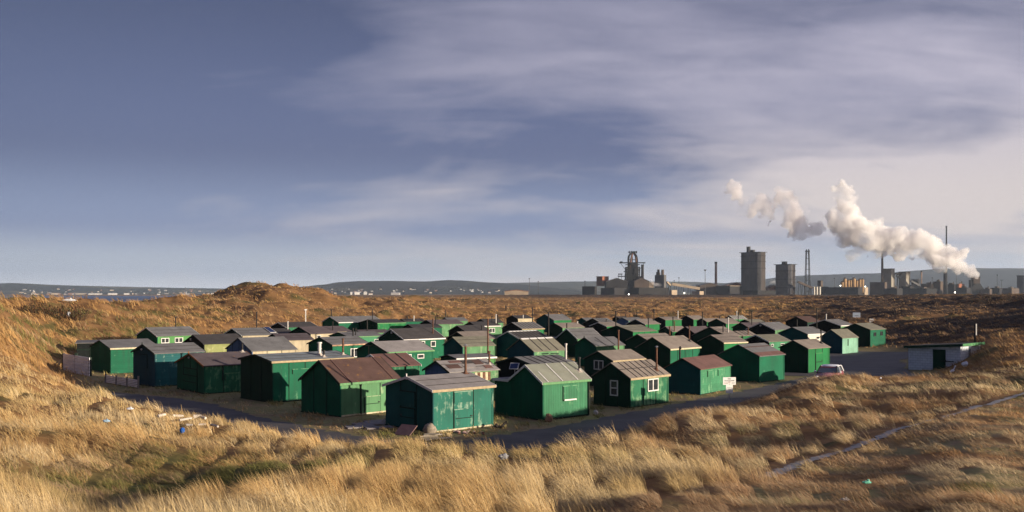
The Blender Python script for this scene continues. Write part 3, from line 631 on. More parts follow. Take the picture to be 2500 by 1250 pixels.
# ------------------------------------------------------------------ the huts
HUT = {
 'H1': ('green lap-boarded hut at the far left, just behind the tall white panel fence', 'emerald', 'shaded green', 'lap', 'grey', 'plain', '', 'c', .4),
 'H2': ('blue-green lap-boarded hut with a shuttered gable, behind the low slatted fence', 'bluegreen', 'shaded blue', 'lap', 'grey', 'hlap', 'd', '', .45),
 'H3': ('green hut with rusty roof edge and a capped flue, right of the blue-green hut', 'mid', 'shaded green', 'panel', 'plum', 'plain', 'o', '', .6),
 'H4': ('long low-pitched dark green hut with tall panels and a white flue on its roof', 'emerald', 'dark', 'panel', 'bluegrey', 'hlap', 'd', 't', .35),
 'H5': ('green hut with dark brown lichened roof and pale side door, beside the foremost hut', 'sage', 'shaded green', 'panel', 'brown', 'bat', 'd', 'g', .3),
 'H5b': ('low hut with red-brown roof peeping out behind the dark brown lichened roof', 'mid', 'shaded green', 'plain', 'redbrown', 'bat', 'w', '', .5),
 'H6': ('foremost teal hut with peeling paint, pale roof and a tall rusty stove pipe', 'teal', 'shaded teal', 'panel', 'lgrey', 'hlap', 'w', 'tw', .5),
 'H7': ('hut with patched rusty roof and pale blue boarded gable behind the foremost hut', 'sage', 'blue', 'lap', 'lgrey', 'patch', 'd', '', .7),
 'H8': ('low nearly flat-roofed hut with a very tall rusty pipe behind the patched roof', 'apple', 'dark', 'lap', 'grey', 'plain', '', 'w', .4),
 'H9': ('teal-gabled hut with smooth olive roof behind the low nearly flat-roofed hut', 'sage', 'shaded teal', 'plain', 'olive', 'hlap', '', '', .5),
 'H10': ('green hut with smooth pale grey roof and a television aerial at its gable', 'emerald', 'shaded green', 'plain', 'lgrey', 'plain', 'd', 'wg', .3),
 'H11': ('hut with ridged dark brown roof, white eaves board and two small white windows', 'emerald', 'dark', 'plain', 'dark', 'hlap', 'w', 'w', .3),
 'H12': ('green hut with peeling rusty eaves board and one big white window', 'emerald', 'shaded green', 'plain', 'grey', 'hlap', 'd', 'r', .3),
 'H13': ('hut with broad plain grey roof, blue gable and cream side wall', 'cream', 'blue', 'panel', 'grey', 'plain', '', '', .4),
 'H14': ('light green hut with white bargeboards and two white windows under the left dune', 'apple', 'shaded green', 'vert', 'grey', 'hlap', 'w', '', .4),
 'H15': ('hut with lined dark grey roof and yellow-green wall beside the blue-gabled hut', 'olive', 'black', 'plain', 'dark', 'hlap', '', '', .6),
 'H16': ('grey-roofed hut with a blue solar panel lying on the end of its roof', 'cream', 'black', 'plain', 'grey', 'hlap', 'w', '', .4),
 'H17': ('dark-roofed hut with a tall white T-topped flue at the foot of the left dune', 'mid', 'black', 'plain', 'dark', 'plain', 'w', '', .3),
 'Hb': ('hut with plum-brown roof and cream wall half hidden behind the broad grey roof', 'cream', 'dark', 'plain', 'plum', 'hlap', '', '', .5),
 'Hd': ('small dark-roofed hut with a short white flue right of the solar panel roof', 'mid', 'black', 'plain', 'dark', 'plain', '', '', .3),
 'Hc': ('brown-roofed hut with cream side wall and a thin black stove pipe', 'cream', 'dark', 'plain', 'plum', 'plain', '', '', .5),
 'He': ('hut showing a mottled plum roof end beside the cream-walled brown-roofed hut', 'sage', 'dark', 'plain', 'plum', 'plain', '', 'c', .5),
 'Hf': ('long bright green hut with white bargeboards and white eaves at the back left', 'emerald', 'shaded green', 'plain', 'grey', 'plain', 'w', 'w', .2),
 'Hg': ('hut with broad dark gable and speckled bright green wall in the back row', 'bright', 'dark', 'plain', 'dark', 'plain', 'd', 'g', .6),
 'Hi': ('hut with low grey roof, light green wall and a stubby black cowled pipe', 'lightgreen', 'shaded green', 'plain', 'grey', 'plain', '', 'g', .3),
 'Hh': ('hut showing only a low flat plum roof below the speckled bright green wall', 'sage', 'dark', 'plain', 'plum', 'plain', '', '', .4),
 'Hm1': ('distant grey-roofed hut with a thin white flue behind the ridged dark brown roof', 'emerald', 'black', 'plain', 'dark', 'bat', '', '', .3),
 'Hm2': ('hut with low dark roof and tiny black gable behind the ridged dark brown roof', 'emerald', 'black', 'plain', 'dark', 'plain', '', '', .3),
 'Hk': ('hut with long dark roof and pale green end wall midway along the back row', 'sage', 'black', 'plain', 'plum', 'plain', '', '', .5),
 'Hj': ('farthest hut behind the long dark roof, with a white-topped pipe on its gable', 'sage', 'black', 'plain', 'grey', 'plain', '', '', .4),
 'Hm': ('dark-roofed hut just behind the hut with the cluster of pipes', 'sage', 'black', 'plain', 'dark', 'plain', '', '', .4),
 'Hn': ('hut with a cluster of black and white pipes, white eaves and pale green wall', 'sage', 'black', 'plain', 'dark', 'plain', '', 'w', .5),
 'Ho': ('black-gabled hut with slate dark roof in front of the hut with clustered pipes', 'sage', 'black', 'plain', 'dark', 'plain', '', '', .4),
 'Hp': ('hut with sagging brown-grey roof between the olive roof and the black-gabled hut', 'sage', 'black', 'plain', 'tan', 'plain', '', '', .4),
 'Hq': ('small distant black hut with pinkish eaves line behind the ribbed-roof hut', 'cream', 'black', 'plain', 'dark', 'plain', '', 'c', .4),
 'Hr': ('black-gabled hut with ribbed grey roof and a tall thin stove pipe', 'bright', 'black', 'plain', 'grey', 'vbat', '', 't', .4),
 'Hs': ('distant steep grey-roofed hut with teal gable standing highest in the back row', 'bright', 'shaded teal', 'plain', 'grey', 'plain', 'd', '', .3),
 'Ht': ('hut with olive gable and blotched grey roof below the steep grey-roofed hut', 'sage', 'dark', 'plain', 'tan', 'plain', 'd', '', .4),
 'Hu': ('teal-gabled hut with white bargeboards and dark lined roof, mid row', 'sage', 'shaded teal', 'plain', 'dark', 'vbat', 'w', '', .4),
 'Hv': ('hut with steep olive roof crossed by three black strips and cream ridge', 'sage', 'shaded blue', 'plain', 'olive', 'vbat', '', '', .5),
 'Hw': ('dark hut with low lined grey roof, white flue and solar panel on a pole', 'dark', 'black', 'plain', 'grey', 'vbat', 'd', '', .3),
 'Hx': ('pale green vertical-boarded front hut with white roof strips and a flat side lean-to', 'lightgreen', 'shaded green', 'vert', 'sagegrey', 'wstrip', 'w', 'g', .35),
 'Hy': ('green front hut with ribbed roof, white sash gable window and rusty capped pipe', 'mid', 'dark', 'panel', 'tan', 'vbat', '', 't', .65),
 'Hz': ('hut with smooth tan roof and a white double window in its dark gable', 'emerald', 'dark', 'plain', 'tan', 'plain', '', 't', .3),
 'Haa': ('green hut with smooth red-brown roof and lap-boarded front behind the white sign', 'lightgreen', 'shaded teal', 'lap', 'redbrown', 'plain', '', '', .5),
 'Hbb': ('tall hut with smooth tan roof, emerald wall and a long pipe shadow', 'emerald', 'dark', 'panel', 'tan', 'plain', '', 'c', .2),
 'Hcc': ('dark hut with pointed gable finial and narrow black lines down its grey roof', 'sage', 'shaded green', 'plain', 'grey', 'vbat', 'd', '', .4),
 'Hdd': ('hut with steep grey roof, dark gable door and a white-edged side lean-to', 'sage', 'dark', 'plain', 'grey', 'hlap', 'w', '', .3),
 'Hee': ('wide dark-gabled hut with flat olive roof and bright green end wall', 'bright', 'dark', 'panel', 'olive', 'hlap', '', '', .3),
 'Hff': ('hut with pinkish-grey roof squeezed behind the tall tan-roofed hut', 'bright', 'dark', 'plain', 'tan', 'hlap', '', '', .3),
 'Hgg': ('small dark-gabled hut with an orange rusty pipe and brown patched roof', 'bright', 'dark', 'plain', 'tan', 'plain', '', '', .3),
 'Hhh': ('hut with large smooth plum roof and black gable in the middle right', 'bright', 'black', 'plain', 'plum', 'plain', '', '', .3),
 'Hii': ('dark green hut with tan roof and narrow bright wall right of the plum roof', 'bright', 'dark', 'plain', 'tan', 'hlap', '', 'c', .2),
 'Hjj': ('large emerald hut with brown lower roof edge on the right of the front row', 'emerald', 'shaded green', 'plain', 'grey', 'two', '', '', .35),
 'Hkk': ('green hut with panelled door and tall pipe beside the parked car', 'bright', 'dark', 'panel', 'tan', 'plain', '', '', .2),
 'Hll': ('hut with low white bargeboards and mint wall behind the large emerald hut', 'lightgreen', 'black', 'plain', 'olive', 'plain', 'w', '', .4),
 'Hmm': ('hut with off-white side wall and two tall pipes on its grey roof', 'offwhite', 'shaded teal', 'plain', 'grey', 'plain', '', 'w', .2),
 'Hnn': ('black-gabled hut with white bargeboards and a little white vent in its gable', 'sage', 'black', 'plain', 'grey', 'plain', 'w', '', .3),
 'Hoo': ('broad grey-roofed hut with white bargeboards at the back right', 'sage', 'black', 'plain', 'grey', 'plain', 'w', 'w', .3),
 'Hpp': ('almost black hut with dark brown roof, rearmost on the right', 'dark', 'black', 'plain', 'brown', 'plain', '', '', .2),
 'Hqq': ('narrow pale mint hut with dark blue gable beside the parking area', 'mint', 'shaded blue', 'plain', 'olive', 'plain', '', '', .35),
 'Hrr': ('bright green hut with two small dark windows at the right end of the rows', 'emerald', 'dark', 'lap', 'olive', 'plain', '', '', .1),
 'Hss': ('small dark hut with plum roof behind the hut with the gable vent', 'bright', 'dark', 'plain', 'plum', 'plain', 'd', '', .3),
 'Ha1': ('tiny distant teal-gabled hut at the left end of the ribbed back roofs', 'bright', 'shaded teal', 'plain', 'grey', 'plain', '', '', .3),
 'Ha2': ('distant hut with ribbed grey roof and black-blue gable in the back row', 'bright', 'black', 'plain', 'grey', 'vbat', '', '', .3),
 'Ha3': ('tiny dark hut behind the pale blue gable in the back row', 'bright', 'black', 'plain', 'dark', 'plain', '', '', .3),
 'Ha4': ('distant hut with a small pale blue gable in the back row', 'sage', 'blue', 'plain', 'grey', 'plain', '', '', .3),
 'Ha5': ('distant hut with white bargeboards and long grey-brown roof behind the flat olive roof', 'bright', 'black', 'plain', 'tan', 'plain', 'w', '', .3),
 'Ha6': ('dark hut with low white bargeboards below the ribbed distant roof', 'bright', 'black', 'plain', 'tan', 'plain', 'w', '', .3),
 'Ha7': ('distant low hut with clear green end wall and a thin white pipe', 'bright', 'black', 'plain', 'tan', 'plain', '', '', .2),
 'Ha8': ('distant hut with big black gable and brownish roof right of the clear green wall', 'bright', 'black', 'plain', 'tan', 'plain', '', '', .2),
 'Ha9': ('small black-gabled hut just right of the distant hut with the big black gable', 'bright', 'black', 'plain', 'tan', 'plain', '', '', .2),
 'Ha10': ('distant hut with dark green gable and a sliver of bright green end wall', 'bright', 'dark', 'plain', 'tan', 'plain', '', '', .2),
 'Ha11': ('distant hut with pale corrugated roof, lightest roof of the back row', 'bright', 'black', 'plain', 'pale', 'vbat', '', '', .2),
 'Ha12': ('hut with low tan roof carrying a tall white pipe and a short black one', 'bright', 'dark', 'plain', 'tan', 'hlap', '', '', .2),
 'Ha13': ('small hut showing a ribbed tan roof left of the low white bargeboards', 'bright', 'dark', 'plain', 'tan', 'vbat', '', '', .2),
 'Ha14': ('distant olive-roofed hut behind the small dark hut with plum roof', 'bright', 'black', 'plain', 'olive', 'plain', '', '', .2),
}
OV = 0.12
def make_window(root, side, a0, a1, z0, z1, dark_frame=False):
    """frame with mullion, pane as its child; side 'S' on the sunny long wall (y=0), 'G' on the gable (x=0)"""
    w, h = a1 - a0, z1 - z0
    t = min(0.07, 0.16 * min(w, h)) if not dark_frame else 0.035
    fr, pn = MB(), MB()
    D = 0.05
    def bx(mb, p0, p1, q0, q1, d0, d1):
        if side == 'S': mb.box(p0, p1, -d1, -d0, q0, q1)
        else: mb.box(-d1, -d0, p0, p1, q0, q1)
    bx(fr, a0, a1, z0, z0 + t, 0.004, D + 0.015); bx(fr, a0, a1, z1 - t, z1, 0.004, D)
    bx(fr, a0, a0 + t, z0 + t, z1 - t, 0.004, D); bx(fr, a1 - t, a1, z0 + t, z1 - t, 0.004, D)
    if w > 0.75 and w > h * 0.75: bx(fr, (a0 + a1) / 2 - t * 0.6, (a0 + a1) / 2 + t * 0.6, z0 + t, z1 - t, 0.004, D - 0.006)
    elif h > 0.7: bx(fr, a0 + t, a1 - t, (z0 + z1) / 2 - t * .5, (z0 + z1) / 2 + t * .5, 0.004, D - 0.006)
    f = fr.build('window', DKTRIM if dark_frame else WHITE, root)
    bx(pn, a0 + t, a1 - t, z0 + t, z1 - t, 0.006, 0.016)
    pn.build('pane', GLASS, f)
def hut(key, x, y, th, Wd, L, he, ri, feats):
    label, pS, pG, clad, rc, rp, barge, fascia, wear = HUT[key]
    root = thing('fishing_hut', (x, y, 0), R(th), label, 'hut', 'green fishing huts in rows')
    sl = ri / (Wd / 2); hr = he + ri
    mS, mG = paint(pS, clad, wear), paint(pG, 'lap' if clad == 'lap' else ('vert' if clad == 'vert' else 'plain'), min(wear, .35))
    wb = MB()
    zb = -0.25
    wb.add([(0, 0, zb), (L, 0, zb), (L, 0, he), (0, 0, he)], [(0, 1, 2, 3)], 0)
    wb.add([(0, Wd, zb), (0, 0, zb), (0, 0, he), (0, Wd / 2, hr), (0, Wd, he)], [(0, 1, 2, 3, 4)], 1)
    wb.add([(L, 0, zb), (L, Wd, zb), (L, Wd, he), (L, Wd / 2, hr), (L, 0, he)], [(0, 1, 2, 3, 4)], 1)
    wb.add([(L, Wd, zb), (0, Wd, zb), (0, Wd, he), (L, Wd, he)], [(0, 1, 2, 3)], 1)
    # corner boards, plinth and panel seams
    if clad == 'panel':
        n = max(2, round(L / 1.25))
        for i in range(1, n): wb.box(L * i / n - 0.022, L * i / n + 0.022, -0.022, 0.003, 0, he - 0.02, 2)
        n = max(3, round(Wd / 1.2))
        for i in range(1, n):
            yy = Wd * i / n
            wb.box(-0.022, 0.003, yy - 0.022, yy + 0.022, 0, he + sl * min(yy, Wd - yy) - 0.03, 2)
    wb.box(-0.03, 0.05, -0.03, 0.05, 0, he - 0.01, 1)
    wb.box(L - 0.05, L + 0.03, -0.03, 0.05, 0, he - 0.01, 0)
    if key in ('H5', 'H6', 'H4', 'Hx', 'Hrr', 'Hkk'):
        wb.box(0.06, L - 0.06, -0.045, 0.002, 0.02, 0.10, 3 if key in ('H5', 'H6') else 2)
    wb.box(-0.03, L + 0.03, -0.025, Wd + .025, -0.02, 0.05, 2)
    wb.build('wall', [mS, mG, SEAM, CREAMT], root)
    # roof: one chevron slab, felt laps or battens worked in
    t = 0.05; e = 0.006
    zr, ze = hr + t + e, he - OV * sl + t + e
    poly = [(-OV, ze), (Wd / 2, zr), (Wd + OV, ze), (Wd + OV, ze - t), (Wd / 2, zr - t), (-OV, ze - t)]
    rb = MB(); rb.prism(poly, 'x', -OV, L + OV, 0)
    rm = [roofm(rc, key in ('H5', 'H3', 'H7', 'Hx') and rc != 'sagegrey'), FELTLINE, WHITE, roofm('brown'), roofm('redbrown')]
    up = Vector((0, -sl, 1)).normalized()
    def onroof(a, b, off=0.0): return Vector((a, b, he + sl * min(b, Wd - b) + t + e + off))
    def slope_bar(a, b0, b1, w, h, m):
        rb.bar(onroof(a, b0, h * 0.4), onroof(a, b1, h * 0.4), w, h, m, up=up)
    def lap(b, m=1, w=0.045):
        rb.bar(onroof(-OV + .01, b, 0.006), onroof(L + OV - .01, b, 0.006), w, 0.022, m, up=up)
    if rp == 'hlap':
        for q in (0.30, 0.66): lap(-OV + q * (Wd / 2 + OV))
    elif rp == 'bat':
        for q in (0.16, 0.88) if L > 3.2 else (0.35, 0.7): slope_bar(L * q, -OV + .01, Wd / 2 - .03, 0.05, 0.05, 1 if key != 'H5' else 4)
    elif rp == 'vbat':
        n = 4 if key in ('Hv',) else (3 if key == 'Hcc' else max(4, round(L / 0.62)))
        for i in range(1, n): slope_bar(L * i / n, -OV + .01, Wd / 2 - .03, 0.10 if key == 'Hv' else 0.045, 0.035, 1)
        if key == 'Hy': lap(Wd / 4, 1, 0.06)
        if key in ('Hv', 'Hu'):
            rb.bar(onroof(0, Wd / 2 - .09, .01), onroof(L, Wd / 2 - .09, .01), 0.18, 0.03, 2, up=up)
    elif rp == 'wstrip':
        for q in (0.09, 0.40, 0.735): slope_bar(L * q, -OV + .02, (Wd / 2) * (0.55 if q < .1 else 1) - .03, 0.06, 0.03, 2)
        lap(Wd / 4 - .05, 0, 0.06)
    elif rp == 'two':
        rb.bar(onroof(-OV + .02, 0.20, 0.0), onroof(L + OV - .02, 0.20, 0.0), 0.62, 0.02, 4, up=up)
        lap(Wd * 0.36, 3, 0.12)
    elif rp == 'patch':
        for a, b, w, h2, mm in ((0.7, .55, 1.0, .5, 3), (1.9, .5, .9, .45, 0), (2.9, .95, .7, .6, 3), (2.2, 1.05, 1.0, .4, 1), (3.3, .3, .6, .4, 4), (1.2, 1.15, .9, .3, 4)):
            p0, p1 = onroof(a - w / 2, b, .004), onroof(a + w / 2, b, .004)
            rb.bar(p0, p1, h2, 0.03 + .005 * a, mm, up=up)
        for b in (.42, .85): lap(b)
    rb.build('roof', rm, root)
    if barge:
        bm_ = {'w': WHITE, 'd': DKTRIM, 'o': simple('rust orange edging', (0.22, 0.085, 0.025), .8, .5, 6)}[barge]
        for xx in (-OV - 0.03, L + OV + 0.002):
            bb = MB()
            for s in (0, 1):
                y0, y1 = (-OV - .01, Wd / 2) if s == 0 else (Wd + OV + .01, Wd / 2)
                z0, z1 = ze + 0.012, zr + 0.012
                vs = [(xx + dxx, yy, zz + dz_) for dxx in (0, 0.028) for yy, zz in ((y0, z0), (y1, z1)) for dz_ in (-0.13, 0.0)]
                bb.add(vs, [(0, 1, 3, 2), (4, 6, 7, 5), (0, 4, 5, 1), (2, 3, 7, 6), (0, 2, 6, 4), (1, 5, 7, 3)])
            if key in ('H6', 'Hcc', 'H2', 'H3') and xx < 0: bb.box(-OV - .05, -OV - .005, Wd / 2 - .04, Wd / 2 + .04, zr - .16, zr + .14)
            bb.build('bargeboard', bm_, root)
    if fascia:
        fm = {'c': CREAMT, 'w': WHITE, 't': TANT, 'tw': TANT, 'g': GREENT, 'wg': GREENT, 'r': simple('flaking rusty eaves board', (0.40, 0.25, 0.16), .8, .7, 4)}[fascia]
        fb = MB(); fb.box(-OV, L + OV, -OV - 0.028, -OV - 0.002, ze - 0.13, ze + 0.0)
        fb.build('eaves_board', fm, root)
    for f in feats:
        k = f[0]
        if k == 'win':
            make_window(root, f[1], f[2], f[3], f[4], min(f[5], he - 0.06 if f[1] == 'S' else 9), key in ('Hrr',))
        elif k in ('shutter', 'door', 'boards', 'slot', 'sill'):
            side, a0, a1, z0, z1 = f[1:]
            b = MB(); d = 0.03
            def bx(p0, p1, q0, q1, d0, d1, m=0):
                if side == 'S': b.box(p0, p1, -d1, -d0, q0, q1, m)
                else: b.box(-d1, -d0, p0, p1, q0, q1, m)
            if k == 'slot':
                bx(a0, a1, z0, z1, 0.003, 0.02); b.build('slot', SEAM, root)
            elif k == 'sill':
                bx(a0, a1, z0 + .02, z0 + 0.10, 0.05, 0.10); b.build('sill', WHITE, root)
            elif k == 'boards':
                n = 6
                for i in range(n): bx(a0 + (a1 - a0) * i / n, a0 + (a1 - a0) * (i + .92) / n, z0, z1, 0.003, d + .008 * (i % 2), i % 2)
                b.build('boarded_window', [CREAMT, RUSTP], root)
            else:
                bx(a0, a1, z0, z1, 0.003, d)
                fw = 0.045
                bx(a0 - fw, a0, z0, z1, 0.003, d + .012, 1)
                bx(a0 - fw, a1, z1, z1 + fw, 0.003, d + .016, 2 if side == 'S' else 1)
                if k == 'door' and z1 - z0 > .8: bx(a0 + .06, a1 - .06, z0 + (z1 - z0) * .52, z0 + (z1 - z0) * .56, d, d + .012, 1)
                o = b.build(k if k == 'door' else 'shutter', [mS if side == 'S' else mG, SEAM, paint(pS, 'plain', 1.0)], root)
                if k == 'door':
                    hb = MB(); zc_ = z0 + 0.6 * (z1 - z0)
                    if side == 'S': hb.box(a1 - .16, a1 - .06, -d - .05, -d, zc_, zc_ + .05)
                    else: hb.box(-d - .05, -d, a1 - .16, a1 - .06, zc_, zc_ + .05)
                    hb.build('handle', BLACKP, o)
        elif k == 'pipe':
            a, z0, z1 = f[1:]
            b = MB(); b.tube((a, -0.06, z0), (a, -0.06, z1), 0.04)
            b.tube((a, -0.06, z1 - 0.02), (a, -0.10, min(he, z1 + .12)), 0.055)
            b.build('downpipe', DKTRIM, root)
        elif k == 'lamp':
            b = MB(); b.ball((-0.06, f[1], f[2]), 0.075, 8, 6); b.box(-.03, 0.0, f[1] - .03, f[1] + .03, f[2] - .03, f[2] + .03); b.build('wall_lamp', WHITE, root)
        elif k == 'vent':
            b = MB(); b.box(-.05, -.002, f[1] - .11, f[1] + .11, f[2] - .11, f[2] + .11)
            for i in range(3): b.box(-.06, -.05, f[1] - .08, f[1] + .08, f[2] - .07 + .06 * i, f[2] - .05 + .06 * i)
            b.build('vent', WHITE, root)
        elif k == 'chim':
            a, bq, z, zt, st = f[1:]
            bq = min(max(bq, 0.08), Wd - .1)
            zroof = he + sl * min(bq, Wd - bq) + t
            zt = max(zt, zroof + 0.22)
            far = y > 125
            r = 0.065 if not far else 0.075
            if st in ('white', 'whitetee'): r *= 1.15
            if key == 'H4' and st == 'white': r = 0.12
            pm = {'dark': BLACKP, 'cap': BLACKP, 'hook': BLACKP, 'tee': BLACKP, 'rust': RUSTP, 'rustcap': RUSTP, 'white': WHITEP, 'whitetee': WHITEP}[st]
            b = MB(); b.tube((a, bq, zroof - 0.06), (a, bq, zt), r, r * .95, 10)
            b.tube((a, bq, zroof + (zt - zroof) * .52), (a, bq, zroof + (zt - zroof) * .52 + .05), r * 1.18, r * 1.18, 10)
            p = b.build('stove_pipe', pm, root, smooth=False)
            c = MB()
            if st in ('tee', 'whitetee'): c.tube((a - .22, bq, zt + .02), (a + .22, bq, zt + .02), r * 1.05, r * 1.05, 10)
            elif st == 'hook': c.path([(a, bq, zt - .02), (a - .05, bq - .04, zt + .08), (a - .15, bq - .12, zt + .08), (a - .2, bq - .16, zt - .04)], r, 10)
            elif st in ('cap', 'rustcap'):
                c.tube((a, bq, zt), (a, bq, zt + .05), r * .5, r * .5, 8); c.tube((a, bq, zt + .05), (a, bq, zt + .12), r * 2.1, r * .5, 12)
            else:
                c.tube((a, bq, zt - .02), (a, bq, zt + .07), r * 1.45, r * 1.35, 10)
            c.build('cowl', pm if st != 'rustcap' else simple('grey cowl', (0.2, 0.2, 0.21), .5, .2), p)
            if key in ('H6', 'Hx', 'Hy', 'H3', 'H7', 'Hbb', 'H12', 'H10', 'H4', 'Hkk'):
                g = MB(); q0, q1 = onroof(a - .17, bq, .002), onroof(a + .17, bq, .002)
                g.bar(q0, q1, 0.34, 0.03, 0, up=up); g.tube((a, bq, zroof - .02), (a, bq, zroof + .14), r * 2.0, r * 1.1, 10)
                g.build('flashing', LEADF if key in ('H3', 'Hx', 'H7', 'H4') else (RUSTP if key in ('H6', 'Hy') else BLACKP), p)
        elif k == 'antenna':
            bq, zt = f[1:]
            b = MB(); b.tube((-0.2, bq, 1.2), (-0.2, bq, zt + .02), 0.022)
            b.tube((-.2, bq, 1.5), (0, bq, 1.5), .015); b.tube((-.2, bq - .35, zt), (-.2, bq + .35, zt), 0.02)
            for i in range(5): b.tube((-.38, bq - .3 + .15 * i, zt), (-.02, bq - .3 + .15 * i, zt), 0.014, None, 6)
            b.build('aerial', simple('weathered tan aerial', (.30, .19, .12), .7, .3), root)
        elif k == 'solar':
            a0, a1, b0, b1 = L - .75, L + .02, .4, Wd / 2 - .15
            fr = MB(); fr.bar(onroof((a0 + a1) / 2, b0, .07), onroof((a0 + a1) / 2, b1, .07), a1 - a0, 0.04, 0, up=up)
            o = fr.build('solar_panel', WHITE, root)
            pn = MB(); pn.bar(onroof((a0 + a1) / 2, b0 + .06, .10), onroof((a0 + a1) / 2, b1 - .06, .10), a1 - a0 - .12, 0.03, 0, up=up); pn.build('cells', SOLAR, o)
        elif k == 'solarpole':
            bq, z = f[1:]
            b = MB(); b.tube((-.5, bq, z), (-.5, bq, z - 1.4), .025); b.tube((-.5, bq, z - .7), (0, bq, z - .7), .02)
            n_ = Vector((-.75, -.35, .55)).normalized(); s_ = n_.cross(Vector((0, 0, 1))).normalized(); u_ = s_.cross(n_)
            c0 = Vector((-.55, bq, z))
            b.bar(c0 - s_ * .33, c0 + s_ * .33, .03, .5, 1, up=u_)
            o = b.build('solar_panel', [WHITEP, WHITE], root)
            c = MB(); c1 = c0 + n_ * .02; c.bar(c1 - s_ * .28, c1 + s_ * .28, .03, .40, 0, up=u_); c.build('cells', SOLAR, o)
    if key in ('Hx', 'Hdd'):      # flat lean-to on the seaward side
        w = 1.45
        b = MB(); b.box(0.02, L * .8, Wd + .002, Wd + w, -.2, he - .10, 0); o = b.build('lean_to', mG, root)
        c = MB(); c.box(-.1, L * .8 + .08, Wd + .12, Wd + w + .08, he - .095, he - .03, 0); c.build('roof', roofm('grey'), o)
        c = MB(); c.box(-.13, -.102, Wd + .1, Wd + w + .09, he - .16, he - .02, 0); c.build('bargeboard', WHITE, o)
    return root
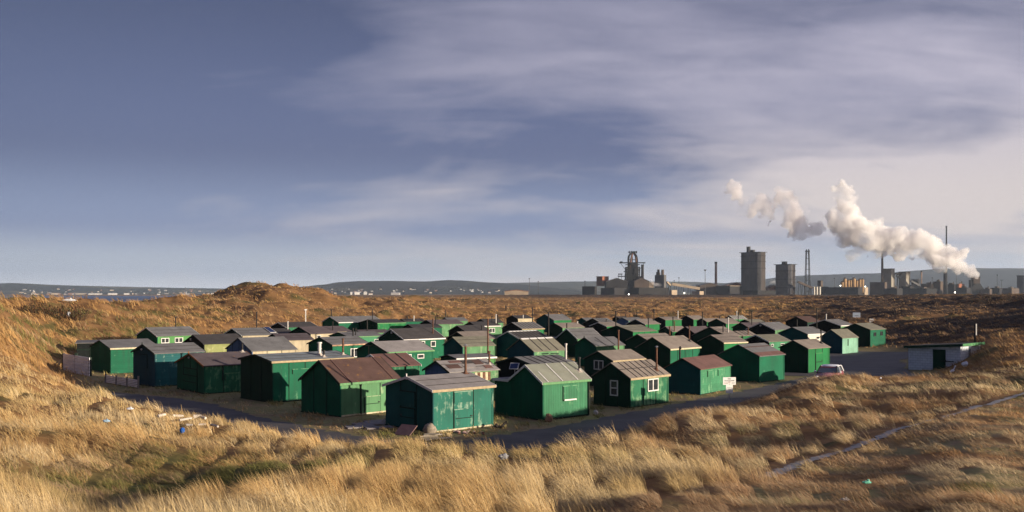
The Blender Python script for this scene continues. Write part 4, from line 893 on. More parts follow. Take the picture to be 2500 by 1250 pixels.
GEO={
'H1':(-35.06,87.02,43.9,4.64,4.22,2.25,0.61,[]),
'H2':(-26.87,74.93,46.1,3.59,3.98,2.52,0.60,[('shutter', 'G', 1.24, 2.64, 1.35, 2.36), ('lamp', 2.08, 2.76)]),
'H3':(-21.52,69.69,39.1,5.20,4.11,1.96,0.73,[('door', 'G', 1.34, 3.93, 0.15, 1.13), ('shutter', 'G', 1.34, 3.76, 1.17, 1.63), ('lamp', 2.78, 2.42), ('chim', 3.9, 2.5, 2.66, 3.29, 'cap'), ('pipe', 1.3, 0.9, 1.87), ('shutter', 'S', 1.52, 2.57, 0.89, 1.35)]),
'H4':(-15.40,63.95,43.3,4.16,6.08,2.65,0.35,[('chim', 4.13, 0.95, 2.81, 3.68, 'white'), ('chim', 5.93, 0.82, 2.79, 3.88, 'rust'), ('chim', 4.14, 0.42, 2.72, 3.15, 'dark'), ('shutter', 'S', 1.5, 2.66, 1.79, 2.07)]),
'H5':(-9.76,56.59,46.9,3.78,4.35,1.95,1.16,[('door', 'S', 1.74, 2.89, 0.11, 1.01), ('pipe', 1.44, 0.05, 1.72)]),
'H5b':(-8.59,67.70,39.2,3.64,2.71,2.07,0.71,[('shutter', 'S', 1.62, 1.97, 1.72, 2.05)]),
'H6':(-3.98,50.12,42.5,4.09,4.00,2.15,0.54,[('chim', 3.72, 1.9, 2.65, 4.17, 'rustcap'), ('door', 'S', 1.38, 2.6, 0.08, 1.05), ('shutter', 'S', 1.38, 2.6, 1.42, 1.95), ('door', 'G', 1.49, 2.78, 0.06, 1.07), ('shutter', 'G', 1.49, 2.78, 1.18, 1.93)]),
'H7':(-3.95,63.33,39.4,2.80,3.88,2.03,0.60,[('chim', 3.63, 0.57, 2.28, 3.15, 'rust'), ('boards', 'S', 1.98, 3.28, 1.35, 1.91)]),
'H8':(-4.25,76.59,36.3,2.33,3.59,2.03,0.21,[('chim', 3.49, 0.82, 2.18, 4.98, 'rust')]),
'H9':(-4.66,93.91,36.7,3.24,3.71,2.07,0.79,[]),
'H10':(-10.42,83.19,44.4,4.30,4.92,2.14,0.77,[('win', 'S', 3.2, 3.93, 1.46, 1.84), ('win', 'S', 2.09, 2.55, 1.51, 1.88), ('antenna', 2.33, 2.61)]),
'H11':(-11.35,104.77,46.1,4.30,5.64,2.22,1.04,[('chim', 4.82, 0.89, 2.65, 4.26, 'rust'), ('win', 'S', 3.7, 4.4, 1.31, 1.93), ('win', 'S', 2.21, 2.87, 1.37, 1.97), ('vent', 2.07, 2.9)]),
'H12':(-17.26,95.77,46.1,4.02,4.28,2.10,0.65,[('chim', 4.18, 2.31, 2.65, 3.51, 'dark'), ('win', 'S', 2.11, 2.99, 0.81, 1.69)]),
'H13':(-21.86,83.74,41.7,4.76,4.15,2.21,0.99,[]),
'H14':(-40.45,113.57,50.2,4.47,5.35,2.19,0.91,[('win', 'S', 0.45, 1.47, 1.37, 1.96), ('win', 'S', 2.18, 3.23, 1.35, 1.95), ('chim', 3.87, 2.54, 2.97, 4.26, 'tee')]),
'H15':(-29.77,96.22,41.4,4.69,4.38,2.16,0.80,[('vent', 3.02, 2.53)]),
'H16':(-31.43,115.94,40.4,4.90,4.54,2.17,0.75,[('chim', 3.17, 2.75, 2.83, 4.78, 'dark'), ('solar', 3)]),
'H17':(-33.03,145.73,43.1,4.44,5.21,2.14,0.64,[('chim', 4.56, 2.2, 2.77, 4.6, 'whitetee')]),
'Hb':(-24.15,103.93,30.0,5.17,3.54,2.16,0.57,[]),
'Hd':(-29.74,124.61,37.3,3.64,2.53,2.05,0.53,[('chim', 2.43, 1.38, 2.45, 3.46, 'white')]),
'Hc':(-24.53,121.11,45.2,4.66,3.97,2.15,0.77,[('chim', 3.87, 0.85, 2.43, 3.5, 'dark'), ('win', 'S', 0.92, 1.49, 1.64, 1.96)]),
'He':(-22.75,127.63,43.1,4.65,2.63,2.12,0.65,[]),
'Hf':(-28.66,164.73,46.3,4.60,9.07,2.32,0.88,[('chim', 0.41, 2.6, 3.09, 4.39, 'dark')]),
'Hg':(-22.13,163.89,44.1,5.05,5.73,2.19,0.53,[('chim', 1.02, 2.82, 2.65, 4.45, 'dark')]),
'Hi':(-18.73,114.15,42.2,4.13,4.68,2.09,0.44,[('win', 'S', 3.49, 4.13, 1.41, 1.73), ('chim', 4.12, 2.36, 2.47, 3.82, 'dark'), ('chim', 1.27, 0.48, 2.2, 2.96, 'dark')]),
'Hh':(-19.07,127.04,35.4,3.26,4.01,2.04,0.30,[]),
'Hm1':(-19.44,180.21,29.9,2.96,4.08,2.03,0.44,[('chim', 1.29, 1.78, 2.39, 2.89, 'dark'), ('chim', 1.87, -1.13, 1.69, 3.0, 'white')]),
'Hm2':(-14.44,145.72,32.3,3.26,4.68,2.05,0.44,[]),
'Hk':(-12.87,161.74,37.1,3.78,5.91,2.11,0.62,[('chim', 0.58, -0.89, 1.82, 3.26, 'dark')]),
'Hj':(-11.58,183.51,31.5,3.31,3.90,2.05,0.54,[('chim', 0.27, 1.96, 2.49, 3.98, 'dark')]),
'Hm':(-4.43,171.10,35.4,3.41,3.53,2.05,0.61,[]),
'Hn':(-5.46,152.63,34.8,3.60,4.38,2.07,0.60,[('chim', 4.28, 0.58, 2.26, 3.65, 'dark'), ('chim', 4.28, 0.99, 2.4, 3.79, 'white'), ('chim', 4.28, 2.1, 2.57, 3.46, 'dark'), ('win', 'S', 2.36, 3.4, 1.03, 1.74)]),
'Ho':(-5.99,129.58,42.9,3.56,4.22,2.08,0.75,[('chim', 2.97, 0.29, 2.21, 2.77, 'dark')]),
'Hp':(-4.75,108.03,40.1,3.83,3.92,2.09,0.73,[]),
'Hq':(1.17,198.08,37.5,3.81,3.80,2.07,0.62,[('chim', 0.25, 2.2, 2.6, 2.62, 'dark'), ('chim', 1.38, -0.05, 2.06, 2.78, 'white')]),
'Hr':(1.40,138.54,40.5,4.34,4.07,2.14,0.84,[('chim', 3.83, 2.12, 2.97, 5.0, 'dark')]),
'Hs':(7.65,182.25,40.2,4.79,4.40,2.22,1.00,[('chim', 4.3, 2.7, 3.09, 3.52, 'dark')]),
'Ht':(7.39,146.13,40.9,3.30,4.50,2.06,0.62,[('chim', 4.4, 1.32, 2.56, 2.8, 'white')]),
'Hu':(0.87,108.96,47.4,3.51,4.70,2.09,0.75,[]),
'Hv':(1.86,85.10,43.6,3.24,3.87,2.12,0.99,[('chim', 3.77, 1.92, 2.92, 5.31, 'dark'), ('slot', 'S', 0.94, 1.8, 1.8, 1.9), ('slot', 'S', 2.05, 3.08, 1.78, 1.87)]),
'Hw':(1.51,68.09,42.6,3.82,4.01,2.10,0.47,[('chim', 3.91, 0.78, 2.29, 3.4, 'white'), ('solarpole', 1.4, 2.03)]),
'Hx':(1.70,55.01,41.3,2.66,3.59,2.13,0.85,[('chim', 3.44, 0.58, 2.5, 3.27, 'dark'), ('shutter', 'S', 1.58, 2.61, 1.0, 1.79), ('sill', 'S', 1.6, 2.54, 0.97, 1.14), ('pipe', 3.57, 0.05, 1.99)]),
'Hy':(7.26,61.17,47.7,2.82,4.16,1.85,0.83,[('chim', 3.43, 0.38, 2.07, 3.56, 'rustcap'), ('win', 'S', 1.85, 3.02, 0.87, 1.66), ('win', 'G', 0.91, 1.51, 0.67, 1.64)]),
'Hz':(7.53,74.45,43.9,2.84,3.71,2.03,0.62,[('chim', 2.72, 1.72, 2.52, 4.14, 'rust'), ('win', 'G', 0.9, 1.84, 1.27, 1.99), ('win', 'S', 1.19, 2.43, 1.78, 1.99)]),
'Haa':(13.04,69.03,53.4,2.66,4.98,1.80,0.67,[('chim', 0.15, 1.63, 2.32, 3.19, 'hook'), ('shutter', 'S', 1.18, 1.93, 1.18, 1.58), ('shutter', 'S', 2.88, 3.68, 1.14, 1.56)]),
'Hbb':(14.03,88.40,47.6,3.62,4.87,2.14,0.95,[('chim', 4.58, 0.9, 2.61, 3.99, 'rust'), ('chim', 3.15, 2.11, 2.93, 3.94, 'rust')]),
'Hcc':(8.00,94.92,35.0,3.19,3.53,2.06,0.71,[]),
'Hdd':(7.22,110.17,34.8,3.54,3.48,2.12,0.98,[('chim', 0.15, 2.07, 2.93, 3.64, 'dark'), ('door', 'G', 0.39, 1.71, 0.06, 1.34)]),
'Hee':(15.37,126.69,47.9,4.93,5.23,2.19,0.71,[('chim', 5.13, 1.12, 2.51, 3.79, 'dark'), ('chim', 0.15, 2.77, 2.81, 4.73, 'dark')]),
'Hff':(14.36,104.16,41.1,3.16,4.33,2.06,0.67,[]),
'Hgg':(21.28,132.21,35.7,2.57,3.00,2.02,0.61,[('chim', 0.51, 0.1, 2.07, 3.31, 'rust'), ('chim', 1.71, 1.58, 2.49, 3.86, 'dark')]),
'Hhh':(22.07,118.56,38.3,3.58,3.43,2.11,0.93,[('chim', 3.33, 2.09, 2.88, 4.74, 'dark')]),
'Hii':(21.51,101.12,32.2,3.68,3.19,2.07,0.69,[]),
'Hjj':(19.56,78.75,43.9,3.77,3.67,2.09,0.82,[]),
'Hkk':(26.03,87.56,43.8,2.78,3.73,2.21,0.65,[('chim', 3.41, 0.63, 2.5, 3.68, 'dark'), ('door', 'S', 1.34, 2.49, 0.06, 1.71)]),
'Hll':(26.78,103.73,35.4,3.39,3.24,2.05,0.62,[('win', 'S', 0.26, 0.69, 1.53, 1.78), ('win', 'S', 1.78, 2.39, 1.59, 1.81)]),
'Hmm':(35.97,121.27,38.8,4.23,4.10,2.12,0.76,[('chim', 1.35, 2.42, 2.77, 3.74, 'dark'), ('chim', 4.0, 1.39, 2.62, 5.14, 'dark'), ('win', 'S', 1.79, 2.48, 1.44, 1.82)]),
'Hnn':(35.58,134.76,48.3,4.17,5.15,2.16,0.89,[('vent', 2.12, 2.71)]),
'Hoo':(49.92,151.31,47.9,5.08,4.78,2.21,0.82,[('chim', 1.22, 2.84, 2.93, 3.85, 'white')]),
'Hpp':(51.07,172.20,42.8,4.26,4.54,2.15,0.89,[]),
'Hqq':(38.45,115.98,39.2,2.87,3.27,1.91,0.89,[('slot', 'S', 1.14, 1.33, 0.94, 1.73)]),
'Hrr':(46.00,127.88,44.3,4.02,4.28,2.42,0.73,[('win', 'S', 0.93, 1.64, 1.56, 2.05), ('win', 'S', 2.81, 3.5, 1.61, 2.12)]),
'Hss':(34.53,144.83,36.4,3.15,4.46,2.06,0.71,[('chim', 1.57, 0.87, 2.46, 4.41, 'dark')]),
'Ha1':(13.89,186.21,34.3,2.63,2.25,2.01,0.50,[]),
'Ha2':(14.77,162.27,41.6,4.42,3.28,2.14,0.84,[('chim', 1.61, 0.69, 2.4, 2.81, 'dark')]),
'Ha3':(21.69,199.12,34.4,2.51,2.20,2.01,0.45,[]),
'Ha4':(21.57,184.36,35.7,3.21,3.97,2.04,0.54,[('chim', 0.98, 1.91, 2.48, 3.24, 'dark'), ('chim', 3.87, 1.91, 2.48, 3.93, 'dark')]),
'Ha5':(21.65,161.76,41.0,4.03,3.51,2.10,0.77,[('chim', 3.41, 1.11, 2.52, 4.49, 'dark')]),
'Ha6':(14.51,152.44,38.7,3.69,3.30,2.06,0.54,[]),
'Ha7':(29.22,189.84,34.5,3.50,4.27,2.06,0.52,[('chim', 3.81, 0.52, 2.21, 3.69, 'white')]),
'Ha8':(35.24,193.42,37.7,3.51,3.54,2.06,0.69,[]),
'Ha9':(35.30,180.57,34.3,2.51,4.02,2.02,0.51,[]),
'Ha10':(35.57,165.55,39.0,3.84,3.85,2.09,0.74,[('chim', 3.62, 0.31, 2.21, 3.84, 'dark'), ('chim', 1.11, 2.22, 2.71, 3.23, 'dark')]),
'Ha11':(44.00,197.28,33.8,2.64,3.63,2.03,0.65,[('chim', 2.09, 1.27, 2.66, 3.55, 'white')]),
'Ha12':(24.43,112.88,41.7,4.91,2.54,2.20,0.97,[('chim', 0.52, 0.99, 2.59, 3.4, 'dark'), ('chim', 1.42, 0.93, 2.57, 4.24, 'white')]),
'Ha13':(27.69,119.48,37.0,2.27,2.41,2.01,0.49,[('chim', 1.09, -0.02, 1.99, 2.87, 'rust')]),
'Ha14':(42.10,175.68,34.6,2.59,3.60,2.02,0.44,[]),
}

for _k, _g in GEO.items(): hut(_k, *_g)
# ------------------------------------------------------------------ things around the huts
def gz(x, y): return float(ground_z(x, y))
# concrete block store on the right
def block_mat(name, a, b):
    t = NT(name)
    br = t.new('ShaderNodeTexBrick'); br.inputs['Scale'].default_value = 1.0
    br.inputs['Brick Width'].default_value = 0.45; br.inputs['Row Height'].default_value = 0.225; br.inputs['Mortar Size'].default_value = 0.012
    x, y, z = t.xyz()
    cb = t.new('ShaderNodeCombineXYZ'); t.l.new(t.math('ADD', x, y), cb.inputs[0]); t.l.new(z, cb.inputs[1])
    t.l.new(cb.outputs[0], br.inputs['Vector'])
    br.inputs['Color1'].default_value = (*a, 1); br.inputs['Color2'].default_value = (*b, 1); br.inputs['Mortar'].default_value = tuple(v * .55 for v in a) + (1,)
    n = t.noise(2.0, 6, .65)
    c = t.mix(t.ramp(n, [(.35, 0.0), (.7, .5)]), br.outputs[0], tuple(v * .6 for v in a))
    return t.finish(c, .9, t.bump(br.outputs['Fac'], -.5, .02), 0, .15)
st = thing('block_store', (40.0, 88.8, 0.0), R(45), 'grey concrete block store with green door and flat green-edged roof', 'store shed')
BLK = block_mat('grey concrete blocks', (.62, .65, .71), (.70, .73, .78))
b = MB()
SW = 4.7
zf0, zf1 = 2.44, 2.12                                   # roof falls towards the seaward side
b.add([(0, 0, -.4), (0, SW, -.4), (0, SW, zf1), (0, 0, zf0)], [(0, 3, 2, 1)])
b.add([(0, 0, -.4), (SW, 0, -.4), (SW, 0, zf0), (0, 0, zf0)], [(0, 1, 2, 3)])
b.add([(SW, 0, -.4), (SW, SW, -.4), (SW, SW, zf1), (SW, 0, zf0)], [(0, 1, 2, 3)])
b.add([(0, SW, -.4), (0, SW, zf1), (SW, SW, zf1), (SW, SW, -.4)], [(0, 1, 2, 3)])
b.build('wall', BLK, st)
b = MB(); b.prism([(-.3, zf0 + .03), (SW + .3, zf1 - .01), (SW + .3, zf1 + .09), (-.3, zf0 + .13)], 'x', -.3, SW + .3)
b.build('roof', roofm('dark'), st)
b = MB(); 
b.add([(-.33, -.3, zf0 - .08), (-.33, SW + .3, zf1 - .12), (-.33, SW + .3, zf1 + .1), (-.33, -.3, zf0 + .14), (-.302, -.3, zf0 - .08), (-.302, SW + .3, zf1 - .12), (-.302, SW + .3, zf1 + .1), (-.302, -.3, zf0 + .14)],
      [(0, 1, 2, 3), (4, 7, 6, 5), (0, 3, 7, 4), (1, 5, 6, 2), (3, 2, 6, 7), (0, 4, 5, 1)])
b.build('eaves_board', simple('dark green eaves board', (.010, .05, .03), .7, .4, 5), st)
b = MB(); b.box(-.30, SW + .30, -.335, -.302, zf0 - .10, zf0 + .14); b.build('eaves_board', simple('mossy green eaves board', (.06, .19, .075), .8, .6, 3), st)
b = MB(); b.box(-.05, -.003, 1.30, 2.42, -.2, 1.98); b.box(-.07, -.05, 1.30, 1.36, -.2, 1.98); d_ = b.build('door', paint('dark', 'plain', .2), st)
b = MB(); b.box(-.12, -.08, .55, 1.75, .92, 1.0); b.tube((-.1, 1.28, .9), (-.1, 1.28, 1.06), .07); b.build('locking_bar', BLACKP, d_)
b = MB(); b.box(1.9, 2.35, -.04, -.003, .2, zf0 - .1); b.build('boarded_window', simple('slate blue board', (.10, .13, .17), .8, .2), st)

# white panel fence and low slatted fence, far left
PANEL = simple('white concrete fence panel', (.74, .73, .76), .8, .18, 2)
fe = thing('panel_fence', (-35.3, 83.2, 0), 0, 'tall white horizontal panel fence beside the lap-boarded hut', 'fence')
A_, B_ = Vector((0, 0, 0)), Vector((-3.15, 2.1, 0.22))
b = MB()
for i in range(6):
    z = .10 + i * .27
    b.bar(A_ + Vector((0, 0, z + .12)), B_ + Vector((0, 0, z + .10)), .05 + .006 * (i % 2), .245)
b.build('panel', PANEL, fe)
for q, h_ in ((0.0, 1.72), (0.52, 2.02), (1.0, 1.9)):
    p = A_.lerp(B_, q); b = MB(); b.box(p.x - .11, p.x + .11, p.y + .03, p.y + .2, -.3, h_); b.build('post', DKTRIM, fe)
for s_ in (-1.0, -.2):
    b = MB(); p = B_; b.bar(p + Vector((-.2, .1, 1.2)), p + Vector((s_ * 1.3 - .3, -.5, 0)), .1, .1); b.build('brace', TANT, fe)
fe = thing('slatted_fence', (-27.6, 73.6, 0), 0, 'low grey slatted fence in the grass in front of the blue-green hut', 'fence')
B_ = Vector((-4.3, 4.6, 0))
b = MB()
for i in range(5): b.bar(Vector((0, 0, .12 + i * .12)), B_ + Vector((0, 0, .12 + i * .12)), .04, .075)
b.build('slats', PANEL, fe)
for q in (0, .33, .66, 1.0):
    p = Vector((0, 0, 0)).lerp(B_, q); b = MB(); b.box(p.x - .06, p.x + .06, p.y - .10, p.y - .02, -.2, .76 if q else .95); b.build('post', simple('weathered grey post', (.20, .18, .17), .9, .3), fe)
# dark shed behind the left hut
p = (-43.5, 99.5)
sh = thing('dark_shed', (p[0], p[1], gz(*p) - .1), R(20), 'small black tarred shed with pale roof edge at the dune foot, far left', 'shed')
b = MB(); b.box(0, 3.4, 0, 2.4, -.3, 1.55); b.box(-.02, 3.42, -.03, -.001, .9, .98, 1); b.build('wall', [paint('black', 'lap', .1), SEAM], sh)
b = MB(); b.prism([(-.15, 1.56), (2.5, 1.72), (2.5, 1.80), (-.15, 1.64)], 'x', -.15, 3.55); b.build('roof', roofm('grey'), sh)
b = MB(); b.box(1.2, 2.0, -.05, -.004, -.1, 1.4); b.build('door', DKTRIM, sh)

# notice boards
TXT = simple('faded black lettering', (.10, .10, .10), .8, .2); TXR = simple('faded red lettering', (.33, .10, .08), .8, .2)
def text_on(root, body, size, loc, rot, mat):
    cu = bpy.data.curves.new('lettering', 'FONT'); cu.body = body; cu.size = size; cu.align_x = 'CENTER'; cu.align_y = 'CENTER'; cu.extrude = .003
    tmp = bpy.data.objects.new('lettering', cu)
    C.objects.link(tmp)
    dg = bpy.context.evaluated_depsgraph_get()
    me = bpy.data.meshes.new_from_object(tmp.evaluated_get(dg)); me.name = 'lettering'
    bpy.data.objects.remove(tmp)
    o = bpy.data.objects.new('lettering', me); C.objects.link(o); me.materials.clear(); me.materials.append(mat)
    o.location = loc; o.rotation_euler = rot; o.parent = root
    return o
p = (13.1, 60.0)
sg = thing('notice_board', (p[0], p[1], gz(*p)), R(8), 'white double notice board on a post in the grass before the lap-boarded front', 'sign')
z0 = 7 - (960 - 718) / FPX * 60 - sg.location.z
z1 = 7 - (939.5 - 718) / FPX * 60 - sg.location.z
z2 = 7 - (921 - 718) / FPX * 60 - sg.location.z
b = MB(); b.tube((0, .05, -.4), (0, .05, z2 + .03), .03); b.build('post', simple('grey galvanised post', (.3, .3, .3), .5, .2), sg)
b = MB(); b.box(-.40, .40, -.012, .012, z1, z2); brd = b.build('board', simple('white sign board', (.78, .77, .74), .6, .06, 3), sg)
b = MB(); b.box(-.215, .215, -.010, .010, z0, z1 - .005); brd2 = b.build('board', simple('white sign board', (.78, .77, .74)), sg)
text_on(brd, 'NO', .13, (0, -.016, z2 - .10), (R(90), 0, 0), TXT)
b = MB()
def scribble(b, x0, x1, z, h, m=0, y=-.016):
    x = x0
    while x < x1:
        w = random.uniform(.012, .03); b.box(x, min(x + w, x1), y - .002, y, z - h * random.uniform(.3, .5), z + h * random.uniform(.3, .5), m); x += w + random.uniform(.008, .016)
scribble(b, -.31, .31, z2 - .21, .055, 0); scribble(b, -.07, .07, z2 - .29, .06, 1); scribble(b, -.32, -.08, z2 - .35, .045, 1); scribble(b, .14, .33, z2 - .35, .045, 0); scribble(b, -.04, .05, z2 - .41, .035)
b.build('small_print', [TXT, TXR], brd)
b = MB(); scribble(b, -.13, .15, z1 - .16, .04, 0, -.014); scribble(b, -.08, .10, z1 - .26, .04, 0, -.014); scribble(b, -.03, .05, z1 - .34, .035, 0, -.014)
b.build('small_print', [simple('pale grey lettering', (.4, .4, .4)), TXR], brd2)
def board_sign(px0, px1, yt, yb, d, label, mat, legs=2, text=True):
    X = ((px0 + px1) / 2 - CX) / FPX * d; w = (px1 - px0) / FPX * d
    zt, zb = HC - (yt - Y0) / FPX * d, HC - (yb - Y0) / FPX * d
    g = gz(X, d)
    s = thing('notice_board', (X, d, g), R(-14), label, 'sign')
    for q in ((-.38, .38) if legs == 2 else (0,)):
        b = MB(); b.tube((q * w, .06, -.3), (q * w, .06, zt - g - .1), .05); b.build('post', BLACKP, s)
    b = MB(); b.box(-w / 2, w / 2, -.02, .02, zb - g, zt - g); o = b.build('board', mat, s)
    b = MB(); scribble(b, -w * .28, w * .28, (zb * .55 + zt * .45) - g, .16, 0, -.024); b.build('small_print', [TXT], o)
board_sign(2082.5, 2100, 763, 777, 225, 'pale blue notice board on two posts on the dark heath', simple('pale blue sign board', (.50, .57, .66), .6, .1))
board_sign(2123, 2134, 778, 787, 200, 'small white notice board behind the bright green end hut', simple('white sign board', (.78, .77, .74)), 1)
# posts
def post(px, yt, d, r, label, white=False, zb=None):
    X = (px - CX) / FPX * d; g = gz(X, d); zt = HC - (yt - Y0) / FPX * d
    s = thing('post', (X, d, g), 0, label, 'post')
    b = MB(); b.tube((0, 0, -.4), (0, 0, zt - g), r, r * .9, 10); b.build('shaft', BLACKP, s)
    if white:
        b = MB(); b.box(.02, r * 1.25, -r * 1.3, -r * .4, (zt - g) - 1.15, zt - g - .02); b.build('white_strip', WHITE, s)
    else:
        b = MB(); b.box(-r * 2.2, r * 2.2, -r * 2, r * 1.2, zt - g - 1.2, zt - g - .3); b.build('box', BLACKP, s)
post(2369.5, 741, 278, .12, 'dark post with a box near its top, alone on the dark heath')
post(2380.5, 790, 99, .10, 'thick dark post with a white strip behind the block store', True)
for px, yt, yb, d in ((568, 0, 0, 0),): pass

# parked car, seen over the grass
def car():
    root = thing('parked_car', (24.6, 77.2, 0.03), R(-118), 'red parked car with sky-whitened roof half hidden behind the grass crest', 'car')
    red = simple('red car paint', (.24, .06, .07), .25, .1, 2, 0, .5); wht = simple('sky-whitened car roof', (.70, .70, .72), .25, .08, 2, 0, .5)  # pale roof colour paints in the sky's reflection on a red car
    # body lofted along its length (x forward), half-profile (y, z)
    st_ = [(-1.95, .60, .45, .80), (-1.8, .78, .30, .98), (-1.2, .83, .24, 1.0), (0, .84, .22, .97), (.95, .83, .22, .93), (1.6, .80, .26, .82), (1.95, .70, .32, .66), (2.05, .50, .42, .58)]
    def loft(st, m):
        vs, fs = [], []
        for x, hw, zl, zh in st:
            ring = [(-hw * .85, zl), (-hw, zl + (zh - zl) * .3), (-hw, zl + (zh - zl) * .75), (-hw * .88, zh), (0, zh + .03), (hw * .88, zh), (hw, zl + (zh - zl) * .75), (hw, zl + (zh - zl) * .3), (hw * .85, zl), (0, zl)]
            vs += [(x, y, z) for y, z in ring]
        n = 10
        for i in range(len(st) - 1):
            for k in range(n): fs.append((i * n + k, i * n + (k + 1) % n, (i + 1) * n + (k + 1) % n, (i + 1) * n + k))
        fs += [tuple(range(n)), tuple(range((len(st) - 1) * n, len(st) * n))]
        m.add(vs, fs)
    b = MB(); loft(st_, b); body = b.build('body', red, root, smooth=True)
    # cabin: pillars and roof
    b = MB()
    rz = 1.40; zb_ = .93
    base = [(.95, .74), (-1.62, .74)]; top = [(.18, .60), (-1.28, .60)]
    for s_ in (-1, 1):
        b.bar((base[0][0], s_ * base[0][1], zb_), (top[0][0], s_ * top[0][1], rz), .09, .07, 1); b.bar((base[1][0], s_ * base[1][1], zb_), (top[1][0], s_ * top[1][1], rz), .2, .07, 0)
        b.bar((-.35, s_ * .77, zb_), (-.35, s_ * .61, rz), .09, .06, 0); b.bar((top[0][0], s_ * .60, rz), (top[1][0], s_ * .60, rz), .10, .06, 0)
    b.build('pillars', [wht, BLACKP], root)
    b = MB()
    vs, fs = [], []
    for i, (x, hw, z) in enumerate(((.24, .58, 1.39), (.0, .62, 1.44), (-.6, .63, 1.47), (-1.1, .62, 1.45), (-1.34, .56, 1.38))):
        vs += [(x, -hw, z - .05), (x, -hw * .8, z), (x, 0, z + .02), (x, hw * .8, z), (x, hw, z - .05), (x, 0, z - .09)]
    for i in range(4):
        for k in range(6): fs.append((i * 6 + k, i * 6 + (k + 1) % 6, (i + 1) * 6 + (k + 1) % 6, (i + 1) * 6 + k))
    fs += [tuple(range(6)), tuple(range(24, 30))]
    b.add(vs, fs); b.build('roof', wht, root, smooth=True)
    gl = simple('car glass', (.05, .065, .08), .08, .2, 3, 0, .6)
    b = MB(); b.add([(.96, -.70, .95), (.96, .70, .95), (.22, .57, 1.36), (.22, -.57, 1.36), (.93, -.70, .95), (.93, .70, .95), (.19, .57, 1.36), (.19, -.57, 1.36)], [(0, 1, 2, 3), (4, 7, 6, 5), (0, 4, 5, 1), (1, 5, 6, 2), (2, 6, 7, 3), (3, 7, 4, 0)]); b.build('windscreen', gl, root)
    b = MB(); b.add([(.36, -.575, 1.30), (.36, .575, 1.30), (.245, .565, 1.375), (.245, -.565, 1.375), (.33, -.575, 1.29), (.33, .575, 1.29), (.22, .565, 1.36), (.22, -.565, 1.36)], [(0, 1, 2, 3), (4, 7, 6, 5), (0, 4, 5, 1), (1, 5, 6, 2), (2, 6, 7, 3), (3, 7, 4, 0)]); b.build('sun_strip', red, root)
    for s_ in (-1, 1):
        for x0, x1, x2, x3 in ((.86, -.30, -.30, .20), (-.40, -1.5, -1.22, -.40)):
            b = MB(); y0, y1 = s_ * .745, s_ * .605
            b.add([(x0, y0, .97), (x1, y0, .97), (x2, y1, 1.35), (x3, y1, 1.35), (x0, y0 - s_ * .02, .97), (x1, y0 - s_ * .02, .97), (x2, y1 - s_ * .02, 1.35), (x3, y1 - s_ * .02, 1.35)], [(0, 1, 2, 3), (4, 7, 6, 5), (0, 4, 5, 1), (1, 5, 6, 2), (2, 6, 7, 3), (3, 7, 4, 0)]); b.build('side_window', gl, root)
        b = MB(); b.ball((.72, s_ * .92, 1.0), .11, 8, 6, (.6, 1, .8)); b.bar((.74, s_ * .76, .96), (.72, s_ * .88, .98), .05); b.build('wing_mirror', wht, root)
        b = MB(); b.ball((1.88, s_ * .56, .66), .14, 8, 6, (.6, 1, .7)); b.build('headlight', simple('clear headlight', (.7, .7, .72), .1, .05), root)
        for x in (-1.25, 1.28):
            b = MB(); b.tube((x, s_ * .86, .31), (x, s_ * .66, .31), .31, .31, 20); w_ = b.build('wheel', simple('tyre rubber', (.02, .02, .02), .9, .2), root)
            b = MB(); b.tube((x, s_ * .875, .31), (x, s_ * .80, .31), .19, .19, 14); b.build('rim', simple('grey wheel trim', (.4, .4, .42), .35, .1, 3, .6), w_)
    b = MB(); b.box(2.0, 2.06, -.3, .3, .42, .54); b.build('number_plate', WHITE, root)
car()

# clutter by the foremost hut
def gpt(px, y, z=0.0):
    d = (HC - z) * FPX / (y - Y0); return Vector(((px - CX) / FPX * d, d, z))
b = MB()
p0, p1 = gpt(962, 1061), gpt(1000, 1065)
q1, q0 = p1 + Vector((.35, .45, .45)), p0 + Vector((.35, .45, .45))
n_ = (p1 - p0).cross(q0 - p0).normalized() * .03
b.add([p0, p1, q1, q0, p0 + n_, p1 + n_, q1 + n_, q0 + n_], [(0, 1, 2, 3), (4, 7, 6, 5), (0, 4, 5, 1), (1, 5, 6, 2), (2, 6, 7, 3), (3, 7, 4, 0)])
tag(b.build('board', simple('pinkish weathered board', (.25, .145, .125), .8, .2, 4)), 'pinkish brown board leaning at the foot of the foremost hut', 'board')
STONE = simple('pale boulder', (.30, .25, .19), .95, .45, 6); WOOD = simple('grey driftwood', (.32, .275, .22), .9, .35, 6)
b = MB(); c_ = gpt(1050, 1062); b.ball((c_.x, c_.y, .26), .34, 10, 8, (1, .8, .95), .13); tag(b.build('boulder', STONE, smooth=True), 'rounded pale boulder at the near corner of the foremost hut', 'boulder')
def planks(cx_, cy_, n, ln, label, w=.16, spread=.5, grp=None, mat=WOOD):
    c_ = gpt(cx_, cy_); b = MB()
    for i in range(n):
        a = random.uniform(-.4, .4) + .3; u = Vector((math.cos(a), math.sin(a), 0)) * ln * random.uniform(.35, .55)
        o = Vector((random.uniform(-spread, spread) * .5, random.uniform(-spread, spread) * .5, .05 + .055 * i)); b.bar(c_ + o - u, c_ + o + u + Vector((0, 0, .02)), w, .045)
    return tag(b.build('plank_pile' if n > 1 else 'plank', mat), label, 'planks' if n > 1 else 'plank', grp)
planks(1052, 1076, 6, .85, 'small pile of broken planks below the pale boulder', .13, .25)
planks(1082, 1073, 1, .9, 'single plank lying right of the broken plank pile', .16, .1)
b = MB()
